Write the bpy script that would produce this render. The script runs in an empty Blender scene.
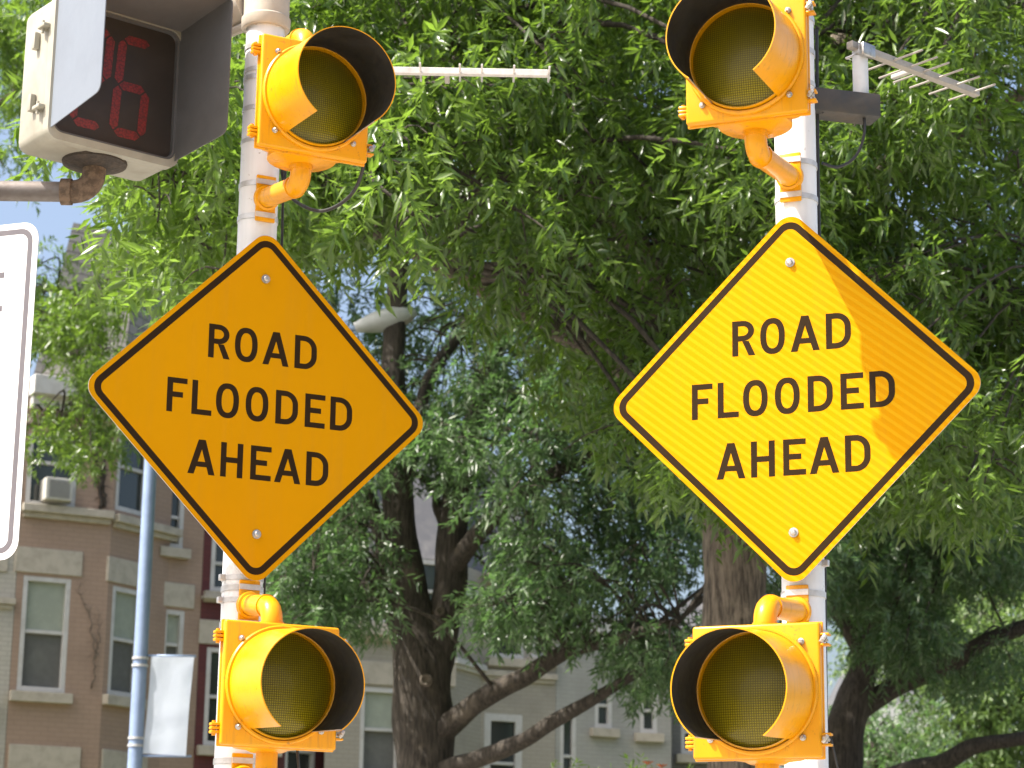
import bpy, bmesh, math, random
import numpy as np
from mathutils import Vector, Matrix, noise
random.seed(7)
rng = np.random.default_rng(11)
R = math.radians
scene = bpy.context.scene
COL = scene.collection

# ------------------------------------------------------------------ camera
FPX = 2300.0
PITCH, ROLL = R(14.119), R(0.7694)
CAM = Vector((0, 0, 1.65))
_F = Vector((0, math.cos(PITCH), math.sin(PITCH)))
_U0 = Vector((0, -math.sin(PITCH), math.cos(PITCH)))
_X0 = Vector((1, 0, 0))
_c, _s = math.cos(ROLL), math.sin(ROLL)
_X = _c * _X0 + _s * _U0
_U = -_s * _X0 + _c * _U0

def ray(px, py):
    return _F + _X * ((px - 512) / FPX) - _U * ((py - 384) / FPX)

def at(px, py, Y):
    """world point seen at a pixel of the photograph, at world depth Y"""
    d = ray(px, py)
    return CAM + d * (Y / d.y)

def atd(px, py, D):
    return CAM + ray(px, py) * D

cam_data = bpy.data.cameras.new('camera')
cam = bpy.data.objects.new('camera', cam_data)
COL.objects.link(cam)
cam.matrix_world = Matrix(((_X.x, _U.x, -_F.x, CAM.x), (_X.y, _U.y, -_F.y, CAM.y), (_X.z, _U.z, -_F.z, CAM.z), (0, 0, 0, 1)))
cam_data.sensor_width = 36
cam_data.lens = FPX * 36 / 1024
cam_data.clip_end = 3000
cam_data.dof.use_dof = True
cam_data.dof.focus_distance = 6.7
cam_data.dof.aperture_fstop = 8
scene.camera = cam

# ------------------------------------------------------------------ helpers
def tag(o, label=None, cat=None, group=None, kind=None):
    if label: o['label'] = label
    if cat: o['category'] = cat
    if group: o['group'] = group
    if kind: o['kind'] = kind
    return o

def thing(name, label, cat, loc=(0, 0, 0), rz=0, group=None):
    o = bpy.data.objects.new(name, None)
    o.empty_display_size = 0.1
    COL.objects.link(o)
    o.location = loc
    o.rotation_euler = (0, 0, rz)
    return tag(o, label, cat, group)

def obj(name, bm, mats, parent=None, smooth=False, label=None):
    me = bpy.data.meshes.new(name)
    bmesh.ops.recalc_face_normals(bm, faces=bm.faces) if smooth != 'keep' else None
    if smooth is True:
        for f in bm.faces: f.smooth = True
    bm.to_mesh(me); bm.free()
    if not isinstance(mats, (list, tuple)): mats = [mats]
    for m in mats: me.materials.append(m)
    o = bpy.data.objects.new(name, me)
    COL.objects.link(o)
    if parent is not None: o.parent = parent
    if label: o['label'] = label
    if smooth == 'auto':
        try:
            me.set_sharp_from_angle(angle=R(35))
            for p in me.polygons: p.use_smooth = True
        except Exception: pass
    return o

def NB(): return bmesh.new()

def box(bm, c, s, bev=0.0, rot=None, mat=0, seg=2):
    M = Matrix.Translation(Vector(c))
    if rot is not None: M = M @ rot.to_4x4()
    r = bmesh.ops.create_cube(bm, size=1.0, matrix=M @ Matrix.Diagonal((s[0], s[1], s[2], 1)))
    vs = r['verts']
    fs = {f for v in vs for f in v.link_faces}
    for f in fs: f.material_index = mat
    if bev > 0:
        es = list({e for v in vs for e in v.link_edges})
        rr = bmesh.ops.bevel(bm, geom=es, offset=bev, segments=seg, affect='EDGES', profile=0.5)
        for f in rr['faces']: f.material_index = mat

def frame_of(d):
    d = d.normalized()
    a = Vector((0, 0, 1)) if abs(d.z) < 0.9 else Vector((1, 0, 0))
    u = d.cross(a).normalized()
    return u, d.cross(u).normalized()

def tube(bm, pts, rad, n=12, caps=True, mat=0, wob=0.0, close=False):
    pts = [Vector(p) for p in pts]
    if not isinstance(rad, (list, tuple)): rad = [rad] * len(pts)
    rings = []
    u = None
    for i, p in enumerate(pts):
        if i == 0: t = pts[1] - pts[0]
        elif i == len(pts) - 1: t = pts[-1] - pts[-2]
        else: t = (pts[i + 1] - pts[i]).normalized() + (pts[i] - pts[i - 1]).normalized()
        t.normalize()
        if u is None: u, v = frame_of(t)
        else:
            u = (u - t * u.dot(t)).normalized(); v = t.cross(u)
        ring = []
        for k in range(n):
            a = 2 * math.pi * k / n
            rr = rad[i]
            if wob:
                rr *= 1 + wob * noise.noise(Vector((math.cos(a) * 1.3, math.sin(a) * 1.3, 0)) + p * 2.2) * 1.6
            ring.append(bm.verts.new(p + u * (math.cos(a) * rr) + v * (math.sin(a) * rr)))
        rings.append(ring)
    for a, b in zip(rings[:-1], rings[1:]):
        for k in range(n):
            f = bm.faces.new((a[k], a[(k + 1) % n], b[(k + 1) % n], b[k])); f.material_index = mat; f.smooth = True
    if caps:
        for rg in (rings[0], rings[-1]):
            try:
                f = bm.faces.new(rg); f.material_index = mat
            except Exception: pass
    return rings

def lathe(bm, c, axis, prof, n=32, mat=0, a0=0.0, a1=2 * math.pi, ref=None):
    """prof: list of (distance along axis, radius)"""
    c = Vector(c); axis = Vector(axis).normalized()
    if ref is None: u, v = frame_of(axis)
    else:
        u = Vector(ref).normalized(); v = axis.cross(u).normalized()
    full = abs(a1 - a0 - 2 * math.pi) < 1e-5
    m = n if full else n + 1
    rings = []
    for (t, r) in prof:
        if r < 1e-6:
            rings.append([bm.verts.new(c + axis * t)])
        else:
            rings.append([bm.verts.new(c + axis * t + u * (r * math.cos(a0 + (a1 - a0) * k / n)) + v * (r * math.sin(a0 + (a1 - a0) * k / n))) for k in range(m)])
    for A, B in zip(rings[:-1], rings[1:]):
        for k in range(n):
            k2 = (k + 1) % m
            if len(A) == 1 and len(B) == 1: continue
            if len(A) == 1: f = bm.faces.new((A[0], B[k], B[k2]))
            elif len(B) == 1: f = bm.faces.new((A[k], A[k2], B[0]))
            else: f = bm.faces.new((A[k], A[k2], B[k2], B[k]))
            f.material_index = mat; f.smooth = True
    return rings

def bez(p0, p1, p2, n=8):
    p0, p1, p2 = Vector(p0), Vector(p1), Vector(p2)
    return [p0 * (1 - t) ** 2 + p1 * (2 * t * (1 - t)) + p2 * t * t for t in [i / n for i in range(n + 1)]]

def smooth_path(pts, n=5):
    """Catmull-Rom through points"""
    pts = [Vector(p) for p in pts]
    P = [pts[0] * 2 - pts[1]] + pts + [pts[-1] * 2 - pts[-2]]
    out = []
    for i in range(1, len(P) - 2):
        for k in range(n):
            t = k / n
            a, b, c, d = P[i - 1], P[i], P[i + 1], P[i + 2]
            out.append(0.5 * ((2 * b) + (c - a) * t + (2 * a - 5 * b + 4 * c - d) * t * t + (3 * b - a - 3 * c + d) * t ** 3))
    out.append(pts[-1])
    return out

# ------------------------------------------------------------------ materials
def newmat(name):
    m = bpy.data.materials.new(name); m.use_nodes = True
    nt = m.node_tree
    b = nt.nodes.get('Principled BSDF')
    return m, nt, b

def N(nt, t, **kw):
    n = nt.nodes.new(t)
    for k, v in kw.items():
        if k in n.inputs: n.inputs[k].default_value = v
        else: setattr(n, k, v)
    return n

def ramp(nt, fac, stops):
    r = nt.nodes.new('ShaderNodeValToRGB')
    el = r.color_ramp.elements
    while len(el) < len(stops): el.new(0.5)
    for e, (p, c) in zip(el, stops):
        e.position = p; e.color = (c[0], c[1], c[2], 1)
    nt.links.new(fac, r.inputs[0])
    return r.outputs[0]

def mixc(nt, fac, a, b, mode='MIX'):
    n = nt.nodes.new('ShaderNodeMix'); n.data_type = 'RGBA'; n.blend_type = mode
    for i, v in ((0, fac), (6, a), (7, b)):
        if hasattr(v, 'links') or hasattr(v, 'is_linked'): nt.links.new(v, n.inputs[i])
        elif i == 0: n.inputs[0].default_value = v
        else: n.inputs[i].default_value = (v[0], v[1], v[2], 1)
    return n.outputs[2]

def bump(nt, b, h, strength=0.3, dist=0.01):
    bp = N(nt, 'ShaderNodeBump'); bp.inputs['Strength'].default_value = strength; bp.inputs['Distance'].default_value = dist
    nt.links.new(h, bp.inputs['Height']); nt.links.new(bp.outputs[0], b.inputs['Normal'])

def objco(nt): return nt.nodes.new('ShaderNodeTexCoord').outputs['Object']

def noisetex(nt, scale, detail=4, co=None, rough=0.6):
    n = N(nt, 'ShaderNodeTexNoise'); n.inputs['Scale'].default_value = scale; n.inputs['Detail'].default_value = detail; n.inputs['Roughness'].default_value = rough
    nt.links.new(co if co is not None else objco(nt), n.inputs['Vector'])
    return n.outputs[0]

def worn(name, col, dirt, rough=0.4, metal=0.0, scale=8, amount=(0.45, 0.75), bmp=0.05, coat=0.0, spec=.5):
    m, nt, b = newmat(name)
    co = objco(nt)
    f = ramp(nt, noisetex(nt, scale, 6, co), [(amount[0], (0, 0, 0)), (amount[1], (1, 1, 1))])
    c = mixc(nt, f, col, dirt)
    nt.links.new(c, b.inputs['Base Color'])
    b.inputs['Roughness'].default_value = rough; b.inputs['Metallic'].default_value = metal
    b.inputs['Coat Weight'].default_value = coat
    b.inputs['Specular IOR Level'].default_value = spec
    r2 = ramp(nt, noisetex(nt, scale * 3, 4, co), [(0.3, (rough * .8,) * 3), (0.7, (min(1, rough * 1.25),) * 3)])
    nt.links.new(r2, b.inputs['Roughness'])
    if bmp: bump(nt, b, noisetex(nt, scale * 6, 5, co), bmp, 0.004)
    return m

M = {}
YEL = (0.78, 0.335, 0.004)
def beacon_paint():
    m, nt, b = newmat('beacon_yellow_paint')
    co = objco(nt)
    c = mixc(nt, ramp(nt, noisetex(nt, 5, 5, co), [(0.35, (0, 0, 0)), (0.75, (1, 1, 1))]), (0.76, 0.335, 0.001), (0.69, 0.295, 0.0015))
    sp = ramp(nt, noisetex(nt, 34, 8, co, .7), [(0.61, (0, 0, 0)), (0.70, (1, 1, 1))])
    c = mixc(nt, sp, c, (0.36, 0.15, 0.025))
    mp = N(nt, 'ShaderNodeMapping'); mp.inputs['Scale'].default_value = (60, 60, 5); nt.links.new(co, mp.inputs[0])
    stk = ramp(nt, noisetex(nt, 1.0, 6, mp.outputs[0], .65), [(0.55, (0, 0, 0)), (0.78, (.75, .75, .75))])
    c = mixc(nt, stk, c, (0.42, 0.19, 0.03))
    nt.links.new(c, b.inputs['Base Color'])
    nt.links.new(ramp(nt, noisetex(nt, 18, 4, co), [(0.3, (.27,) * 3), (0.7, (.42,) * 3)]), b.inputs['Roughness'])
    b.inputs['Specular IOR Level'].default_value = 0.3
    b.inputs['Coat Weight'].default_value = 0.16; b.inputs['Coat Roughness'].default_value = 0.25
    bump(nt, b, noisetex(nt, 90, 4, co), 0.06, 0.002)
    return m
M['paint'] = beacon_paint()
M['black_in'] = worn('hood_black_lining', (0.018, 0.016, 0.014), (0.035, 0.03, 0.025), 0.55)
M['steel'] = worn('steel_hardware', (0.55, 0.53, 0.5), (0.3, 0.27, 0.23), 0.35, 0.9, 60)
M['strap'] = worn('steel_strap', (0.6, 0.6, 0.6), (0.42, 0.40, 0.37), 0.4, 0.35, 30)
M['pole'] = None
def pole_paint():
    m, nt, b = newmat('pole_white_paint')
    co = objco(nt)
    mp = N(nt, 'ShaderNodeMapping'); mp.inputs['Scale'].default_value = (14, 14, 1.2); nt.links.new(co, mp.inputs[0])
    st = ramp(nt, noisetex(nt, 1.0, 6, mp.outputs[0]), [(0.42, (0, 0, 0)), (0.78, (1, 1, 1))])
    c = mixc(nt, st, (0.80, 0.80, 0.80), (0.66, 0.64, 0.61))
    sp = ramp(nt, noisetex(nt, 40, 6, co), [(0.66, (0, 0, 0)), (0.74, (1, 1, 1))])
    c = mixc(nt, sp, c, (0.38, 0.34, 0.30))
    nt.links.new(c, b.inputs['Base Color']); b.inputs['Roughness'].default_value = 0.45
    bump(nt, b, noisetex(nt, 30, 5, co), 0.08, 0.003)
    return m
M['pole'] = pole_paint()
M['collar'] = worn('collar_beige_paint', (0.52, 0.46, 0.38), (0.4, 0.35, 0.28), 0.5)
M['housing'] = worn('signal_housing_cream', (0.345, 0.325, 0.265), (0.25, 0.225, 0.175), 0.5, 0, 7)
M['galv'] = worn('galvanised_pipe', (0.19, 0.165, 0.15), (0.14, 0.11, 0.09), 0.55, 0.3, 20)
M['rust'] = worn('rusty_casting', (0.11, 0.075, 0.05), (0.22, 0.15, 0.10), 0.85, 0.1, 45, (.4, .6), 0.6)
M['hub'] = worn('dark_iron_hub', (0.045, 0.035, 0.028), (0.09, 0.065, 0.045), 0.8, 0.1, 40)  # very dark brown, darker than the rusty elbow
M['dark_metal'] = worn('dark_bracket_paint', (0.05, 0.048, 0.045), (0.09, 0.07, 0.05), 0.5, 0.2, 10)
M['cable'] = worn('black_cable_rubber', (0.02, 0.02, 0.02), (0.03, 0.03, 0.03), 0.5)
M['alu'] = worn('antenna_aluminium', (0.62, 0.60, 0.57), (0.48, 0.44, 0.4), 0.4, 0.15, 30)
M['alu_shaded'] = worn('antenna_shaded_aluminium', (0.36, 0.33, 0.29), (0.28, 0.25, 0.21), 0.5, 0.15, 30)  # darker copy of the antenna aluminium, with shade put into the colour
M['white_sign'] = worn('white_sign_sheeting', (0.82, 0.82, 0.82), (0.78, 0.78, 0.77), 0.35, 0, 4, coat=.2)
M['back_alu'] = worn('sign_back_aluminium', (0.5, 0.5, 0.5), (0.4, 0.4, 0.4), 0.5, 0.5)
M['ink_white'] = worn('sign_glare_grey_ink', (0.13, 0.115, 0.125), (0.11, 0.10, 0.11), 0.35)  # black ink lightened to grey, glare put into the colour

def sheeting(name, stripes):
    m, nt, b = newmat(name)
    co = objco(nt)
    c = mixc(nt, ramp(nt, noisetex(nt, 3, 4, co), [(0.3, (0, 0, 0)), (0.7, (1, 1, 1))]), (0.585, 0.268, 0.0010), (0.56, 0.255, 0.0010))
    mq = N(nt, 'ShaderNodeMapping'); mq.inputs['Scale'].default_value = (22, 22, 1.5); nt.links.new(co, mq.inputs[0])
    c = mixc(nt, ramp(nt, noisetex(nt, 1.0, 6, mq.outputs[0], .65), [(0.5, (0, 0, 0)), (0.8, (.5, .5, .5))]), c, (0.50, 0.235, 0.012))
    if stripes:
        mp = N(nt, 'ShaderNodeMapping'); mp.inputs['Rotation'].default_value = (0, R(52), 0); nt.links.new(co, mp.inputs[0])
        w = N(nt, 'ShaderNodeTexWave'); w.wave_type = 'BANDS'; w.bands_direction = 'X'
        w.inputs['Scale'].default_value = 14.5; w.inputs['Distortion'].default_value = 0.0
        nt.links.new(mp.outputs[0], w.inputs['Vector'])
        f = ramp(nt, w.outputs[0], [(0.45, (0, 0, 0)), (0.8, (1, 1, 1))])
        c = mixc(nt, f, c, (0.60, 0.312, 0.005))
    nt.links.new(c, b.inputs['Base Color'])
    b.inputs['Roughness'].default_value = 0.36
    b.inputs['Specular IOR Level'].default_value = 0.04
    bump(nt, b, noisetex(nt, 9, 3, co), 0.03, 0.004)
    return m
M['sheet_plain'] = sheeting('amber_sheeting', False)
M['sheet_stripe'] = sheeting('amber_ribbed_sheeting', True)
M['ink'] = worn('sign_black_film', (0.026, 0.014, 0.004), (0.021, 0.011, 0.003), 0.36, 0, 6, bmp=0, spec=.12)

def lens_mat():
    m, nt, b = newmat('amber_lens')
    co = objco(nt)
    sx = N(nt, 'ShaderNodeSeparateXYZ'); nt.links.new(co, sx.inputs[0])
    def saw(o):
        a = N(nt, 'ShaderNodeMath', operation='MULTIPLY'); nt.links.new(o, a.inputs[0]); a.inputs[1].default_value = 2 * math.pi / 0.0062
        s = N(nt, 'ShaderNodeMath', operation='SINE'); nt.links.new(a.outputs[0], s.inputs[0]); return s.outputs[0]
    ad = N(nt, 'ShaderNodeMath', operation='MAXIMUM'); nt.links.new(saw(sx.outputs[0]), ad.inputs[0]); nt.links.new(saw(sx.outputs[2]), ad.inputs[1])
    f = ramp(nt, ad.outputs[0], [(0.3, (0.30, 0.235, 0.006)), (0.95, (0.085, 0.062, 0.002))])
    c = mixc(nt, ramp(nt, noisetex(nt, 6, 3, co), [(0.4, (0, 0, 0)), (0.7, (.6, .6, .6))]), f, (0.12, 0.10, 0.010))
    nt.links.new(c, b.inputs['Base Color'])
    b.inputs['Roughness'].default_value = 0.22
    b.inputs['Coat Weight'].default_value = 0.12; b.inputs['Coat Roughness'].default_value = 0.12; b.inputs['Specular IOR Level'].default_value = 0.25
    bump(nt, b, ad.outputs[0], 0.25, 0.001)
    return m
M['lens'] = lens_mat()
M['visor_grey'] = worn('visor_grey_paint', (0.125, 0.12, 0.118), (0.10, 0.095, 0.09), 0.5, 0, 5)  # visor shade put into a darker grey; the gasket shares it
M['visor_lit'] = worn('visor_lit_paint', (0.185, 0.208, 0.245), (0.17, 0.19, 0.225), 0.5, 0, 5, spec=.15)  # lighter, bluer visor copy, sunlight put into the colour
M['display'] = worn('display_black', (0.042, 0.034, 0.028), (0.055, 0.044, 0.037), 0.35, spec=.25)
def led_mat():
    m, nt, b = newmat('red_led_segment')
    co = objco(nt)
    v = N(nt, 'ShaderNodeTexVoronoi'); v.inputs['Scale'].default_value = 130; nt.links.new(co, v.inputs['Vector'])
    c = ramp(nt, v.outputs['Distance'], [(0.2, (0.22, 0.022, 0.018)), (0.75, (0.09, 0.016, 0.013))])
    nt.links.new(c, b.inputs['Base Color']); b.inputs['Roughness'].default_value = 0.4
    nt.links.new(c, b.inputs['Emission Color']); b.inputs['Emission Strength'].default_value = 0.03
    return m
M['led'] = led_mat()

def bark(name, a, b_):
    m, nt, b = newmat(name)
    co = objco(nt)
    mp = N(nt, 'ShaderNodeMapping'); mp.inputs['Scale'].default_value = (20, 20, 2.2); nt.links.new(co, mp.inputs[0])
    n1 = noisetex(nt, 2.2, 8, mp.outputs[0], .7)
    c = ramp(nt, n1, [(0.38, a), (0.62, b_)])
    lich = ramp(nt, noisetex(nt, 3.0, 6, co), [(0.58, (0, 0, 0)), (0.72, (1, 1, 1))])
    c = mixc(nt, lich, c, (b_[0] * 1.5, b_[1] * 1.5, b_[2] * 1.45))
    nt.links.new(c, b.inputs['Base Color']); b.inputs['Roughness'].default_value = 0.9
    bump(nt, b, n1, 0.9, 0.03)
    return m
M['bark'] = bark('oak_bark', (0.05, 0.039, 0.030), (0.25, 0.205, 0.16))
M['bark_dark'] = bark('dark_bark', (0.025, 0.020, 0.016), (0.092, 0.075, 0.058))
M['twig'] = bark('twig_bark', (0.03, 0.024, 0.018), (0.08, 0.065, 0.05))
M['bark_knot'] = bark('pruned_knot_bark', (0.10, 0.08, 0.06), (0.2, 0.165, 0.13))

def leaf_mat(name, dark, mid, light, trans, tw=0.35, rough=0.42):
    m, nt, b = newmat(name)
    g = nt.nodes.new('ShaderNodeNewGeometry')
    c = ramp(nt, g.outputs['Random Per Island'], [(0.0, dark), (0.55, mid), (1.0, light)])
    big = noisetex(nt, 0.8, 2, objco(nt))
    c2 = mixc(nt, ramp(nt, big, [(0.4, (0, 0, 0)), (0.65, (1, 1, 1))]), c, light)
    c = mixc(nt, 0.35, c, c2)
    nt.links.new(c, b.inputs['Base Color'])
    b.inputs['Roughness'].default_value = rough
    b.inputs['Specular IOR Level'].default_value = 0.65
    t = nt.nodes.new('ShaderNodeBsdfTranslucent')
    tc = ramp(nt, g.outputs['Random Per Island'], [(0.0, tuple(x * .75 for x in trans)), (1.0, trans)])
    nt.links.new(tc, t.inputs['Color'])
    mx = nt.nodes.new('ShaderNodeMixShader'); mx.inputs[0].default_value = tw
    out = nt.nodes.get('Material Output')
    nt.links.new(b.outputs[0], mx.inputs[1]); nt.links.new(t.outputs[0], mx.inputs[2]); nt.links.new(mx.outputs[0], out.inputs[0])
    return m
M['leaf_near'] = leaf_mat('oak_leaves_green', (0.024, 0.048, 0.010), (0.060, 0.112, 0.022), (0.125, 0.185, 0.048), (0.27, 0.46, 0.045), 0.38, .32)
M['leaf_blue'] = leaf_mat('oak_leaves_bluish', (0.030, 0.060, 0.028), (0.072, 0.120, 0.058), (0.160, 0.215, 0.115), (0.20, 0.40, 0.10), 0.36, .34)
M['leaf_sunny'] = leaf_mat('oak_leaves_sunny', (0.044, 0.086, 0.016), (0.085, 0.148, 0.028), (0.145, 0.210, 0.050), (0.30, 0.50, 0.05), 0.40, .30)  # lighter green than the other oak leaves, sunlight put into the colour
M['leaf_far'] = leaf_mat('far_tree_leaves', (0.06, 0.11, 0.035), (0.11, 0.18, 0.055), (0.18, 0.26, 0.09), (0.26, 0.42, 0.09), 0.38)

def brick_mat(name, a, b_, mortar, scale=1.0, wear=(0.5, 0.8)):
    m, nt, b = newmat(name)
    uv = N(nt, 'ShaderNodeUVMap').outputs[0]
    br = N(nt, 'ShaderNodeTexBrick')
    br.inputs['Scale'].default_value = 1.0
    br.inputs['Brick Width'].default_value = 0.215 * scale; br.inputs['Row Height'].default_value = 0.075 * scale
    br.inputs['Mortar Size'].default_value = 0.008
    br.inputs['Color1'].default_value = (*a, 1); br.inputs['Color2'].default_value = (*b_, 1); br.inputs['Mortar'].default_value = (*mortar, 1)
    nt.links.new(uv, br.inputs['Vector'])
    w = ramp(nt, noisetex(nt, 0.9, 6, uv), [(wear[0], (0, 0, 0)), (wear[1], (1, 1, 1))])
    c = mixc(nt, w, br.outputs[0], tuple(x * 0.72 for x in a))
    nt.links.new(c, b.inputs['Base Color']); b.inputs['Roughness'].default_value = 0.85
    inv = N(nt, 'ShaderNodeMath', operation='SUBTRACT'); inv.inputs[0].default_value = 1.0; nt.links.new(br.outputs[1], inv.inputs[1])
    bump(nt, b, inv.outputs[0], 0.6, 0.01)
    return m
M['brick_brown'] = brick_mat('brown_painted_brick', (0.355, 0.250, 0.186), (0.37, 0.262, 0.195), (0.315, 0.222, 0.165))
M['brick_red'] = brick_mat('dark_red_brick', (0.105, 0.028, 0.030), (0.125, 0.034, 0.034), (0.085, 0.028, 0.028))
M['brick_grey'] = brick_mat('grey_painted_brick', (0.365, 0.335, 0.28), (0.385, 0.352, 0.295), (0.33, 0.30, 0.25))
M['brick_pale'] = brick_mat('pale_painted_brick', (0.36, 0.355, 0.325), (0.38, 0.375, 0.345), (0.33, 0.325, 0.30))
M['brick_cream'] = brick_mat('cream_painted_brick', (0.46, 0.43, 0.37), (0.49, 0.46, 0.40), (0.4, 0.37, 0.32))
M['brick_slate'] = brick_mat('slate_painted_brick', (0.16, 0.155, 0.15), (0.18, 0.175, 0.17), (0.13, 0.13, 0.125))
M['white_wall'] = worn('white_render', (0.72, 0.71, 0.68), (0.6, 0.58, 0.54), 0.8, 0, 2)
M['stone'] = worn('weathered_limestone', (0.47, 0.425, 0.35), (0.36, 0.32, 0.26), 0.85, 0, 6, (.42, .7), .3)
M['frame'] = worn('white_window_paint', (0.56, 0.55, 0.53), (0.46, 0.44, 0.41), 0.5, 0, 5)
M['blind'] = worn('pale_window_blind', (0.30, 0.33, 0.27), (0.36, 0.39, 0.32), 0.8, 0, 5)
M['screen'] = worn('dark_insect_screen', (0.12, 0.12, 0.11), (0.15, 0.15, 0.135), 0.8, 0, 4)
def glass_mat():
    m, nt, b = newmat('window_glass')
    b.inputs['Base Color'].default_value = (0.035, 0.042, 0.04, 1); b.inputs['Roughness'].default_value = 0.06
    b.inputs['Specular IOR Level'].default_value = 0.6
    bump(nt, b, noisetex(nt, 2.5, 2), 0.04, 0.02)
    return m
M['glass'] = glass_mat()
def shingle():
    m, nt, b = newmat('weathered_shingles')
    uv = N(nt, 'ShaderNodeUVMap').outputs[0]
    br = N(nt, 'ShaderNodeTexBrick'); br.inputs['Scale'].default_value = 1
    br.inputs['Brick Width'].default_value = 0.3; br.inputs['Row Height'].default_value = 0.2; br.inputs['Mortar Size'].default_value = 0.012
    br.inputs['Color1'].default_value = (0.30, 0.28, 0.25, 1); br.inputs['Color2'].default_value = (0.23, 0.215, 0.19, 1); br.inputs['Mortar'].default_value = (0.10, 0.09, 0.08, 1)
    nt.links.new(uv, br.inputs['Vector']); nt.links.new(br.outputs[0], b.inputs['Base Color']); b.inputs['Roughness'].default_value = 0.85
    return m
M['shingle'] = shingle()
M['slate_roof'] = worn('slate_roof', (0.085, 0.085, 0.09), (0.15, 0.145, 0.14), 0.6, 0, 3)
M['lamp_pole'] = worn('blue_grey_lamp_paint', (0.25, 0.33, 0.49), (0.20, 0.27, 0.41), 0.4, 0.1, 9)
M['lamp_head'] = worn('pale_lamp_paint', (0.60, 0.61, 0.62), (0.5, 0.5, 0.5), 0.4, 0, 9)
M['lamp_bowl'] = worn('clouded_lamp_bowl', (0.42, 0.40, 0.36), (0.34, 0.31, 0.27), 0.25, 0, 6)
M['banner'] = worn('white_banner_vinyl', (0.78, 0.84, 0.94), (0.70, 0.76, 0.87), 0.5, 0, 3)
M['ac'] = worn('air_conditioner_plastic', (0.5, 0.49, 0.45), (0.4, 0.38, 0.34), 0.6, 0, 6)
M['grille'] = worn('air_conditioner_grille', (0.2, 0.2, 0.2), (0.26, 0.26, 0.25), 0.6, 0, 40)

# ------------------------------------------------------------------ light and sky
SUN_EL, SUN_B = R(54.5), R(22.0)          # sun comes from the left, a little behind the camera
sun_dir = Vector((-math.cos(SUN_B) * math.cos(SUN_EL), -math.sin(SUN_B) * math.cos(SUN_EL), math.sin(SUN_EL)))
sd = bpy.data.lights.new('sun', 'SUN'); sd.energy = 5.0; sd.angle = R(0.53); sd.color = (1.0, 0.95, 0.87)
so = bpy.data.objects.new('sun', sd); COL.objects.link(so)
so.rotation_euler = (-sun_dir).to_track_quat('-Z', 'Y').to_euler()
so.location = (-20, -10, 40)
w = bpy.data.worlds.new('World'); scene.world = w; w.use_nodes = True
nt = w.node_tree
sky = nt.nodes.new('ShaderNodeTexSky'); sky.sky_type = 'NISHITA'; sky.sun_disc = False
sky.sun_elevation = SUN_EL; sky.sun_rotation = math.atan2(sun_dir.x, sun_dir.y)
sky.air_density = 1.0; sky.dust_density = 6.0; sky.ozone_density = 1.0
bg = nt.nodes['Background']; bg.inputs['Strength'].default_value = 0.15
nt.links.new(sky.outputs[0], bg.inputs[0])
vs = scene.view_settings
vs.view_transform = 'Standard'; vs.look = 'None'; vs.gamma = 1.0; vs.use_curve_mapping = False
vs.exposure = 0.95
scene.cycles.max_bounces = 8
scene.cycles.transparent_max_bounces = 4
scene.cycles.caustics_reflective = False; scene.cycles.caustics_refractive = False
scene.cycles.sample_clamp_indirect = 8

# ------------------------------------------------------------------ ground
def sheet(name, x0, y0, x1, y1, z, mat, h=None):
    bm = NB()
    if h: box(bm, ((x0 + x1) / 2, (y0 + y1) / 2, z - h / 2), (x1 - x0, y1 - y0, h))
    else:
        bm.faces.new([bm.verts.new(v) for v in ((x0, y0, z), (x1, y0, z), (x1, y1, z), (x0, y1, z))])
    o = obj(name, bm, mat); o['kind'] = 'structure'
    return o
M['earth'] = worn('dry_grass_ground', (0.10, 0.11, 0.05), (0.17, 0.15, 0.09), 0.95, 0, .6)
M['asphalt'] = worn('asphalt', (0.055, 0.055, 0.055), (0.08, 0.078, 0.075), 0.9, 0, 1.4, bmp=.3)
M['concrete'] = worn('concrete_paving', (0.42, 0.40, 0.36), (0.34, 0.32, 0.29), 0.9, 0, 1.2)
M['road_white'] = worn('road_marking_paint', (0.75, 0.75, 0.73), (0.55, 0.55, 0.53), 0.8, 0, 3)
sheet('ground', -600, -600, 600, 1500, 0.0, M['earth'])
sheet('pavement', -60, -8, 60, 12.0, 0.124, M['concrete'], 0.12)
sheet('kerb', -60, 12.0, 60, 12.18, 0.14, M['concrete'], 0.136)
sheet('road', -60, 12.18, 60, 19.0, 0.004, M['asphalt'])
sheet('far_kerb', -60, 19.0, 60, 19.18, 0.14, M['concrete'], 0.136)
sheet('far_pavement', -60, 19.18, 60, 22.5, 0.124, M['concrete'], 0.12)
sheet('road_marking', -60, 15.5, 60, 15.62, 0.008, M['road_white'])

# ------------------------------------------------------------------ signs
def rounded_diamond(hd, rad, n=8):
    """outline of a square standing on its corner; hd = centre to (unrounded) corner"""
    out = []
    a = hd - rad * math.sqrt(2)
    for k, (cx, cz) in enumerate(((a, 0), (0, a), (-a, 0), (0, -a))):
        th0 = k * math.pi / 2 - math.pi / 4
        for i in range(n + 1):
            t = th0 + (math.pi / 2) * i / n
            out.append((cx + rad * math.cos(t), cz + rad * math.sin(t)))
    return out

def ringstrip(bm, A, B, y, closed=True, mat=0):
    va = [bm.verts.new((x, y, z)) for x, z in A]; vb = [bm.verts.new((x, y, z)) for x, z in B]
    n = len(A)
    for k in range(n if closed else n - 1):
        f = bm.faces.new((va[k], va[(k + 1) % n], vb[(k + 1) % n], vb[k])); f.material_index = mat

def poly(bm, pts, y):
    bm.faces.new([bm.verts.new((x, y, z)) for x, z in pts])

def rect(bm, x0, z0, x1, z1, y): poly(bm, [(x0, z0), (x1, z0), (x1, z1), (x0, z1)], y)

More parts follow.
